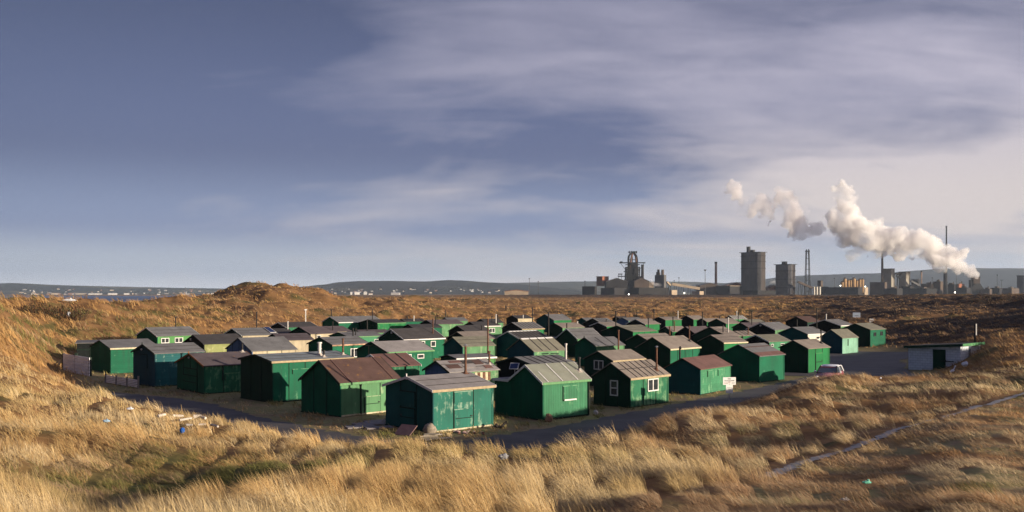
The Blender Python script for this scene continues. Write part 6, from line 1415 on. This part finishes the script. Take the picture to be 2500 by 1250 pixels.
b = MB(); b.box(-W_(2370, 2385, D0), -W_(2377.5, 2385, D0), 2, 10, -1, H_(683, D0)); b.build('side_duct', K['black'], qt)
corner_block('works_block', 2489.5, 2500, 2516, 673.5, D0 + 20, 'tall grey-violet block cut by the right edge', K['grey'], K['dark'])
# floodlight masts
ML = ['beside the long pale warehouse', 'right of the mast by the pale warehouse', 'left of the hoist house', 'left of the conveyor, shorter', 'tallest, left of the pale brick chimney', 'right of the white tanks', 'left of the thick dark stack', 'right of the thick dark stack', 'right of the smoking tower', 'with crossbar, far right', 'thin, left of the smoking tower', 'thin, before the thick dark stack', 'small, behind the conveyor']
for (p, yt, d), lab in zip(((1292.5, 681, 2200), (1314, 688, 2350), (1428, 687, 2350), (1657.5, 679, 2350), (1721.5, 661, 2250), (2037, 681, 2350), (2276, 679, 2350), (2335, 670, 2350), (2434.5, 672, 2350), (2445.5, 683, 2100), (2372, 684, 2050), (2313, 690, 2050), (1646, 686, 2450)), ML):
    r_ = plant_thing('floodlight_mast', p, d, 'floodlight mast ' + lab, 'mast', 'floodlight masts of the steelworks'); h = H_(yt, d)
    b = MB(); b.tube((0, 0, -2), (0, 0, h), .7 if p != 1721.5 else 1.0, .4, 8); b.build('pole', K['grey'], r_)
    if 'thin' in lab: b = MB(); b.box(-.5, .5, -.4, .4, h, h + 1); b.build('head', K['dark'], r_)
    elif 'crossbar' in lab: b = MB(); b.box(-3, 3, -.4, .4, h - 1.2, h - .4); b.build('head', K['dark'], r_)
    else:
        s_ = 1.7 if p == 1721.5 else 1.0
        b = MB(); b.tube((0, 0, h - .5), (0, 0, h + 1.6 * s_), .9 * s_, 2.0 * s_, 10); b.build('head', K['dark'], r_)
# pale warehouse on the flats
root, w, a_, c_ = gabled('warehouse', 1232, 1290, 711.5, 708.5, 1950, 'long pale warehouse standing alone on the flats left of the steelworks', 'tan', 30, 'warehouse', roof='red')
# small lit lamps of the works
GL = bpy.data.materials.new('work lamp glow'); GL.use_nodes = True
e_ = GL.node_tree.nodes.new('ShaderNodeEmission'); e_.inputs['Strength'].default_value = 9; e_.inputs['Color'].default_value = (1, .93, .8, 1)
GL.node_tree.links.new(e_.outputs[0], GL.node_tree.nodes['Material Output'].inputs[0])
for p, y, lab in ((1535, 718.5, 'left lit work lamp before the blast furnace'), (1555, 721, 'right lit work lamp before the blast furnace'), (1671, 715.5, 'lit work lamp under the long pale conveyor'), (2331.5, 714, 'lit work lamp before the dark plant block'), (2052, 697.5, 'lit work lamp at the left end of the oven battery'), (2112.5, 699.5, 'lit work lamp above the pale panelled building')):
    d = 1900 if y > 712 else D0 - 75
    r_ = thing('work_lamp', (Q(p, d), d, ZZ(y, d) - 5), 0, lab, 'lamp', 'work lamps of the steelworks')
    b = MB(); b.tube((0, 0, -8), (0, 0, 4.4), .25, .2, 6); b.build('pole', K['black'], r_)
    b = MB(); b.ball((0, 0, 5), .95, 8, 6); b.build('lamp_head', GL, r_)

# ------------------------------------------------------------------ towns in the distance
def house_mesh(w, dp, h, rh, wallc, roofc, name):
    b = MB(); b.box(-w / 2, w / 2, 0, dp, -3, h, 0)
    b.prism([(-.3, h + .02), (dp / 2, h + rh), (dp + .3, h + .02)], 'x', -w / 2 - .3, w / 2 + .3, 1)
    o = b.build(name, [wallc, roofc]); return o
TW = [simple('white render', (.50, .48, .45), .8, .1, .1), simple('cream render', (.42, .35, .27), .8, .15, .1), simple('brick house wall', (.25, .14, .10), .9, .2, .1), simple('grey render', (.30, .29, .28), .9, .2, .1)]
TR = [simple('slate roof', (.085, .08, .085), .8, .2, .1), simple('tiled roof', (.17, .085, .06), .8, .2, .1), simple('pale sheet roof', (.45, .43, .41), .7, .15, .1)]
protos = {}
def town(px, y, d, w, h, wi, ri, label, group, name='town_building'):
    key = (round(w), round(h), wi, ri)
    if key not in protos:
        o = house_mesh(w, max(9, w * .35), h, h * .35, TW[wi], TR[ri], name); protos[key] = o
    else:
        o = protos[key].copy(); C.objects.link(o)
    o.name = name
    o.location = (Q(px, d), d, ZZ(y, d)); o.rotation_euler = (0, 0, R(random.uniform(-8, 30)))
    tag(o, label, 'building', group)
    return o
G1 = 'buildings of the town across the bay'
D1 = 7000
for p, y, w, h, wi, ri, lab in ((82, 719, 24, 14, 0, 0, 'white seafront house under the pale domed tower'), (89, 720, 36, 10, 1, 1, 'cream seafront house right of the domed tower'), (130, 720, 90, 11, 2, 0, 'long brick seafront terrace left of the cream terrace'), (135, 719, 52, 11, 1, 1, 'cream seafront terrace before the brick terrace'), (175, 719, 48, 11, 2, 1, 'brick seafront terrace in the middle'),
        (205, 719.5, 118, 14, 1, 0, 'largest cream block on the seafront'), (232, 720, 90, 13, 0, 0, 'long white block right of the largest cream block'), (168, 720, 70, 11, 0, 1, 'white terrace left of the largest cream block'), (82, 719, 30, 11, 0, 0, 'small white house by the sea, far left'), (275, 720.5, 62, 14, 0, 2, 'white hall with pale roof on the seafront'), (309, 720.5, 36, 14, 0, 2, 'bright white house right of the white hall'),
        (387, 720.5, 22, 10, 0, 0, 'white house left of the church spire'), (453, 720.5, 48, 11, 0, 2, 'long white building at the church spire')):
    town(p, y, D1, w, h * .8, wi, ri, lab, G1)
sp = thing('church', (Q(452.5, D1), D1, ZZ(720, D1)), 0, 'dark church with a pointed spire in the far town', 'church')
b = MB(); b.box(-6, 6, 0, 12, -2, 22); b.build('tower', TW[3], sp)
b = MB(); b.prism([(-6, 22), (6, 22), (0, 54)], 'y', 0, 11.9); b.build('spire', TR[0], sp)
b = MB(); b.box(-30, -6.1, 0, 14, -2, 10); b.build('nave', TW[3], sp)
sp = thing('domed_tower', (Q(81, D1), D1, ZZ(720, D1)), 0, 'pale seafront tower with a small dome at the left of the far town', 'tower')
b = MB(); b.box(-7, 7, 0, 12, -2, 22); b.build('tower', TW[1], sp)
b = MB(); b.ball((0, 6, 26), 7, 10, 6); b.tube((0, 6, 30), (0, 6, 40), .9, .5); b.build('dome', TW[0], sp)
from mathutils.bvhtree import BVHTree
_hv, _hf = [], []
for o in [o for o in bpy.data.objects if o.name.startswith('hills')]:
    n0 = len(_hv); _hv += [tuple(v.co) for v in o.data.vertices]; _hf += [tuple(n0 + i for i in p.vertices) for p in o.data.polygons]
HILLS = BVHTree.FromPolygons(_hv, _hf)
def on_land(px, y, dmin):
    """where the line of sight meets the hillside (or the flat land before it)"""
    v = at(px, y, 1.0) - Vector((0, 0, HC)); hit = HILLS.ray_cast(Vector((0, 0, HC)), v)
    if hit[0] is not None: return hit[0].y, hit[0].z
    return dmin, 3.0
for i in range(40):
    p = random.uniform(45, 545); y = 719.4 - random.random() ** 1.5 * 13
    d, _z = on_land(p, y, D1); y = Y0 - (_z - HC) * FPX / d
    big_ = random.random()
    town(p, y, d, random.choice((10, 14, 20, 30)), random.choice((7, 9)), random.choice((0, 1, 1, 2, 2, 3)), random.choice((0, 0, 1)), 'small house among many in the town across the bay', 'small houses of the town across the bay', 'town_house')
for i in range(50):
    p = random.uniform(720, 1240); y = 717.5 - random.random() ** 1.3 * 11
    d, _z = on_land(p, y, 6200); y = Y0 - (_z - HC) * FPX / d
    town(p, y, d, random.choice((10, 14, 18)), random.choice((6, 8)), random.choice((0, 1, 2, 3, 3)), random.choice((0, 0, 1)), 'small house among many below the wooded hill', 'small houses below the wooded hill', 'town_house')
for p, y, w, wi, ri, lab in ((965, 719.5, 46, 0, 2, 'large white shed below the wooded hill'), (860, 718, 20, 0, 2, 'small white shed left of the large white shed'), (872, 718, 28, 0, 2, 'long low white shed left of the large white shed'), (892, 718, 18, 0, 2, 'small white shed just left of the large white shed'), (905, 721, 20, 0, 1, 'cream shed in front of the white sheds')):
    town(p, y, 5200, w, 9, wi, ri, lab, 'white sheds below the wooded hill')
# ------------------------------------------------------------------ marram grass and dead turf: blades as real geometry
def grass_material():
    t = NT('dry marram blades')
    a = t.new('ShaderNodeAttribute', attribute_name='tint')
    d = t.new('ShaderNodeBsdfDiffuse'); t.l.new(a.outputs['Color'], d.inputs['Color'])
    tr = t.new('ShaderNodeBsdfTranslucent'); t.l.new(a.outputs['Color'], tr.inputs['Color'])
    m = t.new('ShaderNodeMixShader'); m.inputs[0].default_value = 0.30
    t.l.new(d.outputs[0], m.inputs[1]); t.l.new(tr.outputs[0], m.inputs[2]); t.l.new(m.outputs[0], t.out.inputs[0])
    return t.mat
GRASS = grass_material()
PAL = np.array([[.58, .42, .195], [.45, .27, .108], [.63, .50, .30], [.34, .19, .092], [.15, .145, .05], [.32, .215, .135], [.21, .135, .078], [.40, .32, .22]])

def blades(name, az0, az1, d0, d1, n, bias, L0, W0, scale_d, dens_fn, kind_fn, seed, label, segs=3):
    g = np.random.default_rng(seed)
    u = g.random(n); dd = (d0 ** bias + u * (d1 ** bias - d0 ** bias)) ** (1 / bias) if abs(bias) > 1e-6 else d0 * (d1 / d0) ** u
    az = np.radians(az0 + (az1 - az0) * g.random(n))
    X, Y = dd * np.sin(az), dd * np.cos(az)
    keep = g.random(n) < dens_fn(X, Y, dd)
    X, Y, dd = X[keep], Y[keep], dd[keep]; n = len(X)
    # gather into tussocks
    cs = 0.55 * np.maximum(1, (dd / scale_d)) ** 0.6
    jx, jy = np.floor(X / cs), np.floor(Y / cs)
    tx = (jx + 0.2 + 0.6 * _hash(jx, jy, 101)) * cs; ty = (jy + 0.2 + 0.6 * _hash(jx, jy, 102)) * cs
    pull = 0.38 * (_hash(jx, jy, 103) > 0.25)
    X = X + (tx - X) * pull; Y = Y + (ty - Y) * pull
    Z = ground_z(X, Y) - 0.03
    k = kind_fn(X, Y, dd)                       # dict of arrays: len, flat, shade palette weights
    s = np.maximum(1.0, dd / scale_d)
    tuss = _hash(jx, jy, 7)
    big = fbm(X / 2.6, Y / 2.6, 3, 5)
    ln = L0 * k['len'] * (0.65 + 0.5 * g.random(n)) * (0.72 + 0.5 * tuss) * (0.65 + 0.7 * big) * s ** 0.12
    wd = W0 * s ** 0.95 * (0.7 + 0.6 * g.random(n))
    # wind from the right: blades stream to the left and a little away
    wv = np.radians(172 + 46 * (fbm(X / 3.4, Y / 3.4, 2, 41) - 0.5) * 2 + 18 * g.standard_normal(n) + 30 * (tuss - .5))
    fan = g.random(n) * 2 * np.pi
    lean = k['flat'] * (0.55 + 0.6 * g.random(n))
    lx, ly = np.cos(wv) * lean + np.cos(fan) * 0.28, np.sin(wv) * lean + np.sin(fan) * 0.28
    rise = np.clip(1.06 - 0.52 * np.hypot(lx, ly), 0.16, 1.0)
    side = np.stack([-Y, X], -1) / np.hypot(X, Y)[:, None]
    tw = g.normal(0.55, 0.75, n)
    sx, sy = -(np.cos(tw) * Y / dd) * -1, np.zeros(n)
    rx, ry = np.cos(tw), np.sin(tw)             # ribbon direction, mostly across the wind-side view
    ts = [0.0, 0.45, 1.0] if segs == 2 else [0.0, 0.36, 0.72, 1.0]
    wt = [1.0, 0.8, 0.0] if segs == 2 else [1.0, 0.9, 0.6, 0.0]
    rows = []
    for t_, w_ in zip(ts, wt):
        bx = X + lx * ln * (0.35 * t_ + 0.65 * t_ ** 2); by = Y + ly * ln * (0.35 * t_ + 0.65 * t_ ** 2)
        bz = Z + rise * ln * (t_ - 0.34 * t_ ** 2 * np.hypot(lx, ly))
        if w_ > 0:
            rows.append(np.stack([bx - rx * wd * w_ / 2, by - ry * wd * w_ / 2, bz], -1)); rows.append(np.stack([bx + rx * wd * w_ / 2, by + ry * wd * w_ / 2, bz], -1))
        else: rows.append(np.stack([bx, by, bz], -1))
    nv = len(rows)
    vs = np.stack(rows, 1).reshape(-1, 3)
    base = (np.arange(n) * nv)[:, None]
    quads = [[2 * i, 2 * i + 1, 2 * i + 3, 2 * i + 2] for i in range(segs - 1)]
    q = np.concatenate([base + np.array(x)[None] for x in quads], 1).reshape(-1, 4)
    tri = base + np.array([[2 * (segs - 1), 2 * (segs - 1) + 1, nv - 1]])
    loops = np.concatenate([q.ravel(), tri.ravel()])
    starts = np.concatenate([np.arange(len(q)) * 4, len(q) * 4 + np.arange(n) * 3])
    me = bpy.data.meshes.new(name)
    me.vertices.add(len(vs)); me.vertices.foreach_set('co', vs.ravel().astype(np.float32))
    me.loops.add(len(loops)); me.loops.foreach_set('vertex_index', loops.astype(np.int32))
    me.polygons.add(len(starts)); me.polygons.foreach_set('loop_start', starts.astype(np.int32))
    me.update()
    # species and age tint per blade
    w = k['pal'] * (0.25 + g.random((n, 8)) ** 2.2)
    patch = fbm(X / 7, Y / 7, 3, 77)[:, None]; p2 = fbm(X / 2.2 + 9, Y / 2.2, 3, 78)[:, None]; p3 = fbm(X / 1.3 + 4, Y / 1.3, 2, 79)[:, None]
    w[:, 1:2] *= 0.3 + 2.6 * sstep(.45, .62, patch); w[:, 3:4] *= 0.2 + 3.2 * sstep(.5, .64, p2); w[:, 4:5] *= 0.2 + 5 * sstep(.52, .66, 1 - patch); w[:, 5:6] *= .6 + 2.2 * sstep(.5, .62, 1 - p3); w[:, 0:1] *= 1.15; w[:, 2:3] *= 0.3 + 2.0 * sstep(.48, .64, 1 - p2)
    w[:, 4] += 2.6 * k.get('green', 0) * g.random(n); w = w ** 3; w /= w.sum(1, keepdims=True)
    col = (w @ PAL) * (0.80 + 0.36 * g.random((n, 1))) * (0.86 + 0.3 * tuss[:, None])
    rgba = np.concatenate([np.clip(col, 0, .8), np.ones((n, 1))], 1).astype(np.float32)
    ca = me.color_attributes.new('tint', 'FLOAT_COLOR', 'POINT'); ca.data.foreach_set('color', np.repeat(rgba, nv, 0).ravel())
    me.materials.append(GRASS)
    o = bpy.data.objects.new(name, me); C.objects.link(o)
    return tag(o, label, name.split('_')[1], kind='stuff')

PA, PB = np.array(PATHC[0]), np.array(PATHC[-2])
def turf_mask(X, Y):
    """1 on the trodden brown turf right of the gravel path"""
    nx, ny = (PB - PA)[1], -(PB - PA)[0]; L_ = math.hypot(nx, ny)
    s = ((X - PA[0]) * nx + (Y - PA[1]) * ny) / L_ + 1.4 * (fbm(X / 3, Y / 3, 2, 14) - .5)
    m = sstep(-.3, .5, s) * sstep(.2, 1.6, X + (Y - 8) * .06 + 1.6 * (fbm(X / 2, Y / 2, 2, 15) - .5))
    return m
_rd = lambda X, Y: np.minimum(np.minimum(polyd(X, Y, ROADS) - 2.05, polyd(X, Y, PARKS) - 6.1), polyd(X, Y, PATHS) - .18)
def boxes_mask(X, Y):
    """0 inside the huts and the block store"""
    m = np.ones_like(X)
    for (hx, hy, th, Wd, L, *_r) in list(GEO.values()) + [(40.0, 88.8, 45, 4.7, 4.7)]:
        c, s = math.cos(R(th)), math.sin(R(th))
        u = (X - hx) * c + (Y - hy) * s; v = -(X - hx) * s + (Y - hy) * c
        m[(u > -.08) & (u < L + .08) & (v > -.08) & (v < Wd + .08)] = 0
    return m
def dens_near(X, Y, d):
    z = base_z(X, Y)
    dune = sstep(0.05, 0.35, z)
    road = sstep(0.12, 0.5, _rd(X, Y) + 0.6 * (fbm(X * 1.5, Y * 1.5, 2, 3) - .5))
    gaps = 0.35 + 0.65 * sstep(0.28, 0.45, fbm(X / 1.1, Y / 1.1, 3, 19))
    return np.clip(dune, 0.0, 1) * road * gaps * (1 - .45 * turf_mask(X, Y))
def kind_near(X, Y, d):
    t = turf_mask(X, Y); n = len(X)
    hollow = hollow_mask(X, Y)           # mossy dip in the left foreground
    mid_ = sstep(1.0, 6.0, X) * (1 - t)
    ln = (1 - t) * (1 - .72 * hollow) * (1 - .12 * mid_) + t * .30
    flat = .84 + .10 * mid_ + .20 * t + .2 * hollow
    pal = np.tile(np.array([1.5, .6, 1.0, .30, .22, .30, .12, .35]), (n, 1))
    pal_m = np.array([.9, .5, .9, .7, .28, .9, .25, 1.3]); pal_t = np.array([.30, .35, .25, .95, .38, 1.2, .75, .35]); pal_h = np.array([.25, .2, .15, .25, 2.2, .7, .5, .2])
    pal = pal * (1 - mid_[:, None]) + pal_m * mid_[:, None]
    pal = pal * (1 - t[:, None]) + pal_t * t[:, None]; pal = pal * (1 - hollow[:, None]) + pal_h * hollow[:, None]
    return dict(len=ln, flat=flat, pal=pal, green=hollow)
blades('marram_grass', -36, 40, 4.5, 75, 980000, -0.45, 0.43, 0.0044, 10.0, dens_near, kind_near, 3, 'long wind-combed straw-coloured marram grass on the near dunes')
def dens_turf(X, Y, d):
    return turf_mask(X, Y) * sstep(0.05, 0.35, base_z(X, Y)) * sstep(-.1, .12, _rd(X, Y)) * (0.25 + 0.75 * sstep(0.30, 0.5, fbm(X / .9, Y / .9, 3, 37)))
def kind_turf(X, Y, d):
    n = len(X); m = sstep(.54, .70, fbm(X / 1.9, Y / 1.9, 3, 58))[:, None]
    pal = np.array([.7, .4, .7, .6, .35, 1.2, .35, 1.7]) * (1 - m) + np.array([.2, .2, .2, .5, 2.2, .9, .4, .4]) * m
    return dict(len=np.full(n, 1.0), flat=np.full(n, 1.05), pal=pal)
blades('turf_grass', 1, 46, 5, 60, 400000, -0.35, 0.20, 0.0054, 10.0, dens_turf, kind_turf, 21, 'short matted brown turf right of the gravel path', 2)
blades('hollow_grass', -32, -6, 11, 27, 70000, 0, 0.24, 0.0056, 10.0, lambda X, Y, d: sstep(.15, .6, hollow_mask(X, Y)), lambda X, Y, d: dict(len=np.full(len(X), 1.0), flat=np.full(len(X), 1.0), green=sstep(.40, .6, fbm(X / 1.6, Y / 1.6, 3, 88)), pal=np.tile(np.array([.35, .3, .2, .3, 1.6, .9, .4, .3]), (len(X), 1))), 31, 'short mossy green grass in the left foreground hollow', 2)
def dens_verge(X, Y, d):
    z = base_z(X, Y); flat = (1 - sstep(0.02, 0.3, z)) * (d > 34)
    road = sstep(0.0, 0.35, _rd(X, Y) + 0.7 * (fbm(X * 1.3, Y * 1.3, 2, 3) - .5))
    return flat * road * (0.22 + 0.78 * sstep(.36, .56, fbm(X / 1.6, Y / 1.6, 3, 23))) * boxes_mask(X, Y)
def kind_verge(X, Y, d):
    n = len(X)
    return dict(len=np.full(n, .40), flat=np.full(n, .65), green=1.2 * sstep(.52, .7, fbm(X / 4, Y / 4, 3, 71)), pal=np.tile(np.array([.9, .7, .6, .5, .8, .8, .3, .3]), (n, 1)))
blades('verge_grass', -29, 29, 36, 230, 150000, -0.4, 0.60, 0.0075, 11.0, dens_verge, kind_verge, 5, 'thin short grass between the huts and the road', 2)
def dens_far(X, Y, d):
    z = base_z(X, Y)
    dune = sstep(0.08, 0.6, z) * (d > 72) + sstep(218, 245, d)
    return np.clip(dune, 0, 1) * (0.30 + 0.70 * sstep(.34, .5, fbm(X / (4 + d * .012), Y / (4 + d * .012), 3, 29))) * sstep(0, .4, _rd(X, Y)) * boxes_mask(X, Y)
def kind_far(X, Y, d):
    n = len(X); fl, gr, he = ground_masks(X, Y, None)
    he = np.clip(he * 1.2, 0, 1)[:, None]
    pal = np.tile(np.array([.35, 1.5, .08, 1.75, .04, .8, .15, .06]), (n, 1)); ph = np.array([.04, .22, .02, .8, .12, .7, 1.6, .05])
    left = sstep(12, 22, -np.degrees(np.arctan2(X, Y)))[:, None] * (d[:, None] < 230)
    pl = np.array([.6, 1.6, .15, 1.3, .55, .6, .35, .1])
    pal = pal * (1 - left) + pl * left
    return dict(len=(1.0 - .3 * he[:, 0]) * (1 + .55 * left[:, 0]), flat=np.full(n, .95), pal=pal * (1 - he) + ph * he)
blades('dune_grass', -34, 38, 72, 480, 300000, -0.25, 0.62, 0.0085, 13.0, dens_far, kind_far, 8, 'rough russet grass covering the dunes behind the huts', 2)
blades('field_grass', -20, 30, 470, 1500, 60000, 0.1, 0.55, 0.0085, 13.0, dens_far, kind_far, 13, 'distant russet grass on the flat field before the steelworks', 2)
# ------------------------------------------------------------------ smoke and haze
def volume_material(name, density, color, aniso=0.25, torn=0, lo=.36):
    m = bpy.data.materials.new(name); m.use_nodes = True
    n, l = m.node_tree.nodes, m.node_tree.links; n.clear()
    o = n.new('ShaderNodeOutputMaterial'); v = n.new('ShaderNodeVolumePrincipled')
    v.inputs['Density'].default_value = density
    if torn:
        tc_ = n.new('ShaderNodeNewGeometry'); nz = n.new('ShaderNodeTexNoise'); nz.inputs['Scale'].default_value = torn; nz.inputs['Detail'].default_value = 4; nz.inputs['Roughness'].default_value = .6
        l.new(tc_.outputs['Position'], nz.inputs['Vector'])
        mr = n.new('ShaderNodeMapRange'); mr.interpolation_type = 'SMOOTHSTEP'; mr.inputs['From Min'].default_value = lo; mr.inputs['From Max'].default_value = lo + .22; mr.inputs['To Min'].default_value = 0; mr.inputs['To Max'].default_value = density
        l.new(nz.outputs[0], mr.inputs['Value']); l.new(mr.outputs[0], v.inputs['Density'])
    v.inputs['Color'].default_value = (*color, 1); v.inputs['Anisotropy'].default_value = aniso
    l.new(v.outputs[0], o.inputs['Volume'])
    return m
def plume(name, pts, d, mat, label, voxel, amp1, amp2, seed, fluff=5):
    g = random.Random(seed)
    b = MB()
    k = d / FPX
    def puff(px, y, r, dep=0.0):
        import bmesh
        c = at(px, y, d) + Vector((0, dep, 0))
        b.ball(c, r, 12, 8)
    for (px, y, r), nxt in zip(pts, pts[1:] + [None]):
        steps = 1
        if nxt is not None and nxt[2] > 0: steps = max(1, int(math.hypot(nxt[0] - px, nxt[1] - y) / max(4, .55 * min(r, nxt[2]))))
        for s_ in range(steps):
            f = s_ / steps
            cx_, cy_, cr = (px, y, r) if nxt is None else (px + (nxt[0] - px) * f, y + (nxt[1] - y) * f, r + (nxt[2] - r) * f)
            puff(cx_, cy_, cr * k * .86, g.uniform(-.3, .3) * cr * k)
            for _ in range(fluff):
                a = g.uniform(0, 6.28); q = g.uniform(.55, 1.05) * cr
                puff(cx_ + math.cos(a) * q, cy_ + math.sin(a) * q, cr * k * g.uniform(.20, .48), g.uniform(-.7, .7) * cr * k)
    o = b.build(name, mat)
    md = o.modifiers.new('merge', 'REMESH'); md.mode = 'VOXEL'; md.voxel_size = voxel
    for i, (size, amp) in enumerate(((34, amp1 * 1.9), (13, amp2 * 2.2))):
        tx = bpy.data.textures.new(f'{name} billow {i}', 'CLOUDS'); tx.noise_scale = size; tx.noise_depth = 2
        dm = o.modifiers.new('billow', 'DISPLACE'); dm.texture = tx; dm.strength = amp; dm.mid_level = .5; dm.texture_coords = 'GLOBAL'
    return tag(o, label, 'smoke')
SM1 = volume_material('white steam', 0.095, (.992, .975, .962), .0, .026, .375)
SM2 = volume_material('thin drifting smoke', 0.05, (.98, .945, .93), .0, .026, .345)
SM3 = volume_material('thin steam wisp', 0.05, (.97, .96, .95), .1, .024, .38)
DS = 2290
plume('smoke_plume', [(2384, 673, 6), (2378, 668, 9), (2366, 659, 11), (2350, 650, 15), (2336, 641, 23), (2326, 626, 26), (2310, 624, 31), (2290, 620, 36), (2268, 604, 40), (2248, 602, 42), (2222, 594, 34), (2196, 594, 35), (2166, 588, 38), (2138, 580, 41), (2112, 572, 40), (2086, 556, 42), (2062, 545, 40), (2044, 532, 34), (2070, 520, 30), (2066, 498, 24), (2058, 478, 22), (2062, 464, 21), (2050, 461, 18)],
      DS, SM1, 'big white smoke plume billowing left from the quench tower', 2.6, 9, 7, 5, 7)
plume('smoke_plume', [(2308, 663, 7), (2306, 655, 11), (2298, 645, 14), (2290, 636, 16)], DS - 14, SM1, 'short white smoke plume rising from the thick dark stack', 2.6, 6, 4, 6, 2)
plume('smoke_wisp', [(2110, 604, 20), (2092, 618, 15), (2074, 622, 14), (2066, 628, 8)], DS, SM3, 'thin grey wisp hanging below the big plume, left', 3.0, 12, 7, 8, 2)
plume('smoke_wisp', [(2150, 612, 16), (2132, 622, 12), (2118, 633, 8)], DS, SM3, 'thin grey wisp hanging below the big plume above the dark chimney', 3.0, 12, 7, 9, 2)
plume('smoke_cloud', [(1998, 554, 12), (1975, 562, 22), (1952, 566, 26), (1944, 548, 30), (1938, 525, 32), (1930, 502, 30), (1916, 486, 26), (1904, 484, 18)], DS + 30, SM2, 'drifting pinkish smoke cloud left of the big plume', 3.2, 16, 8, 15)
plume('smoke_cloud', [(1876, 540, 11), (1872, 516, 17), (1866, 496, 20), (1856, 488, 17), (1846, 508, 14), (1832, 514, 18), (1814, 510, 18), (1806, 490, 16), (1798, 474, 18), (1792, 458, 22), (1780, 455, 15)], DS + 40, SM2, 'faint ragged smoke cloud, leftmost in the sky', 3.2, 16, 9, 16)
plume('steam_puff', [(1588, 683, 3), (1594, 692, 4), (1602, 695, 5), (1612, 696, 4)], D0 - 30, SM1, 'small steam puff beside the brown cast house', 1.2, 3, 2, 17, 2)
plume('steam_puff', [(1800, 690, 5), (1806, 686, 5), (1796, 684, 3)], D0 + 70, SM1, 'small steam puff behind the low dark works block', 1.3, 4, 2, 18, 2)
plume('steam_puff', [(1880, 690, 4), (1888, 688, 5), (1896, 692, 4)], D0 + 70, SM1, 'small steam puff between the two bunker towers', 1.3, 4, 2, 19, 2)
hz = volume_material('air haze', 4.6e-5, (.70, .84, 1.0), .3)
b = MB(); b.box(-14500, 14500, -1500, 14200, -40, 420)
tag(b.build('haze', hz), 'thin pale haze fading the distant hills', 'haze', kind='stuff')
sc.cycles.volume_step_rate = 0.12
sc.cycles.volume_max_steps = 256
for _n, _l in (('ground', 'rolling grassy dunes and flat field around the huts'), ('road', 'grey asphalt track curving in front of the front row of huts'), ('car_park', 'dark asphalt parking area left of the concrete store'), ('path', 'narrow gravel path crossing the right foreground diagonally'),
               ('sea', 'strip of dark blue sea across the bay on the left'), ('hills', 'long low green hills behind the town across the bay'), ('hills.001', 'dark wooded hill in the middle of the horizon'), ('hills.002', 'low far ridge behind the blast furnace'), ('hills.003', 'long high ridge behind the smoke on the right')):
    _o = bpy.data.objects.get(_n)
    if _o is not None: _o['label'] = _l; _o['category'] = _n.split('.')[0].replace('_', ' ')
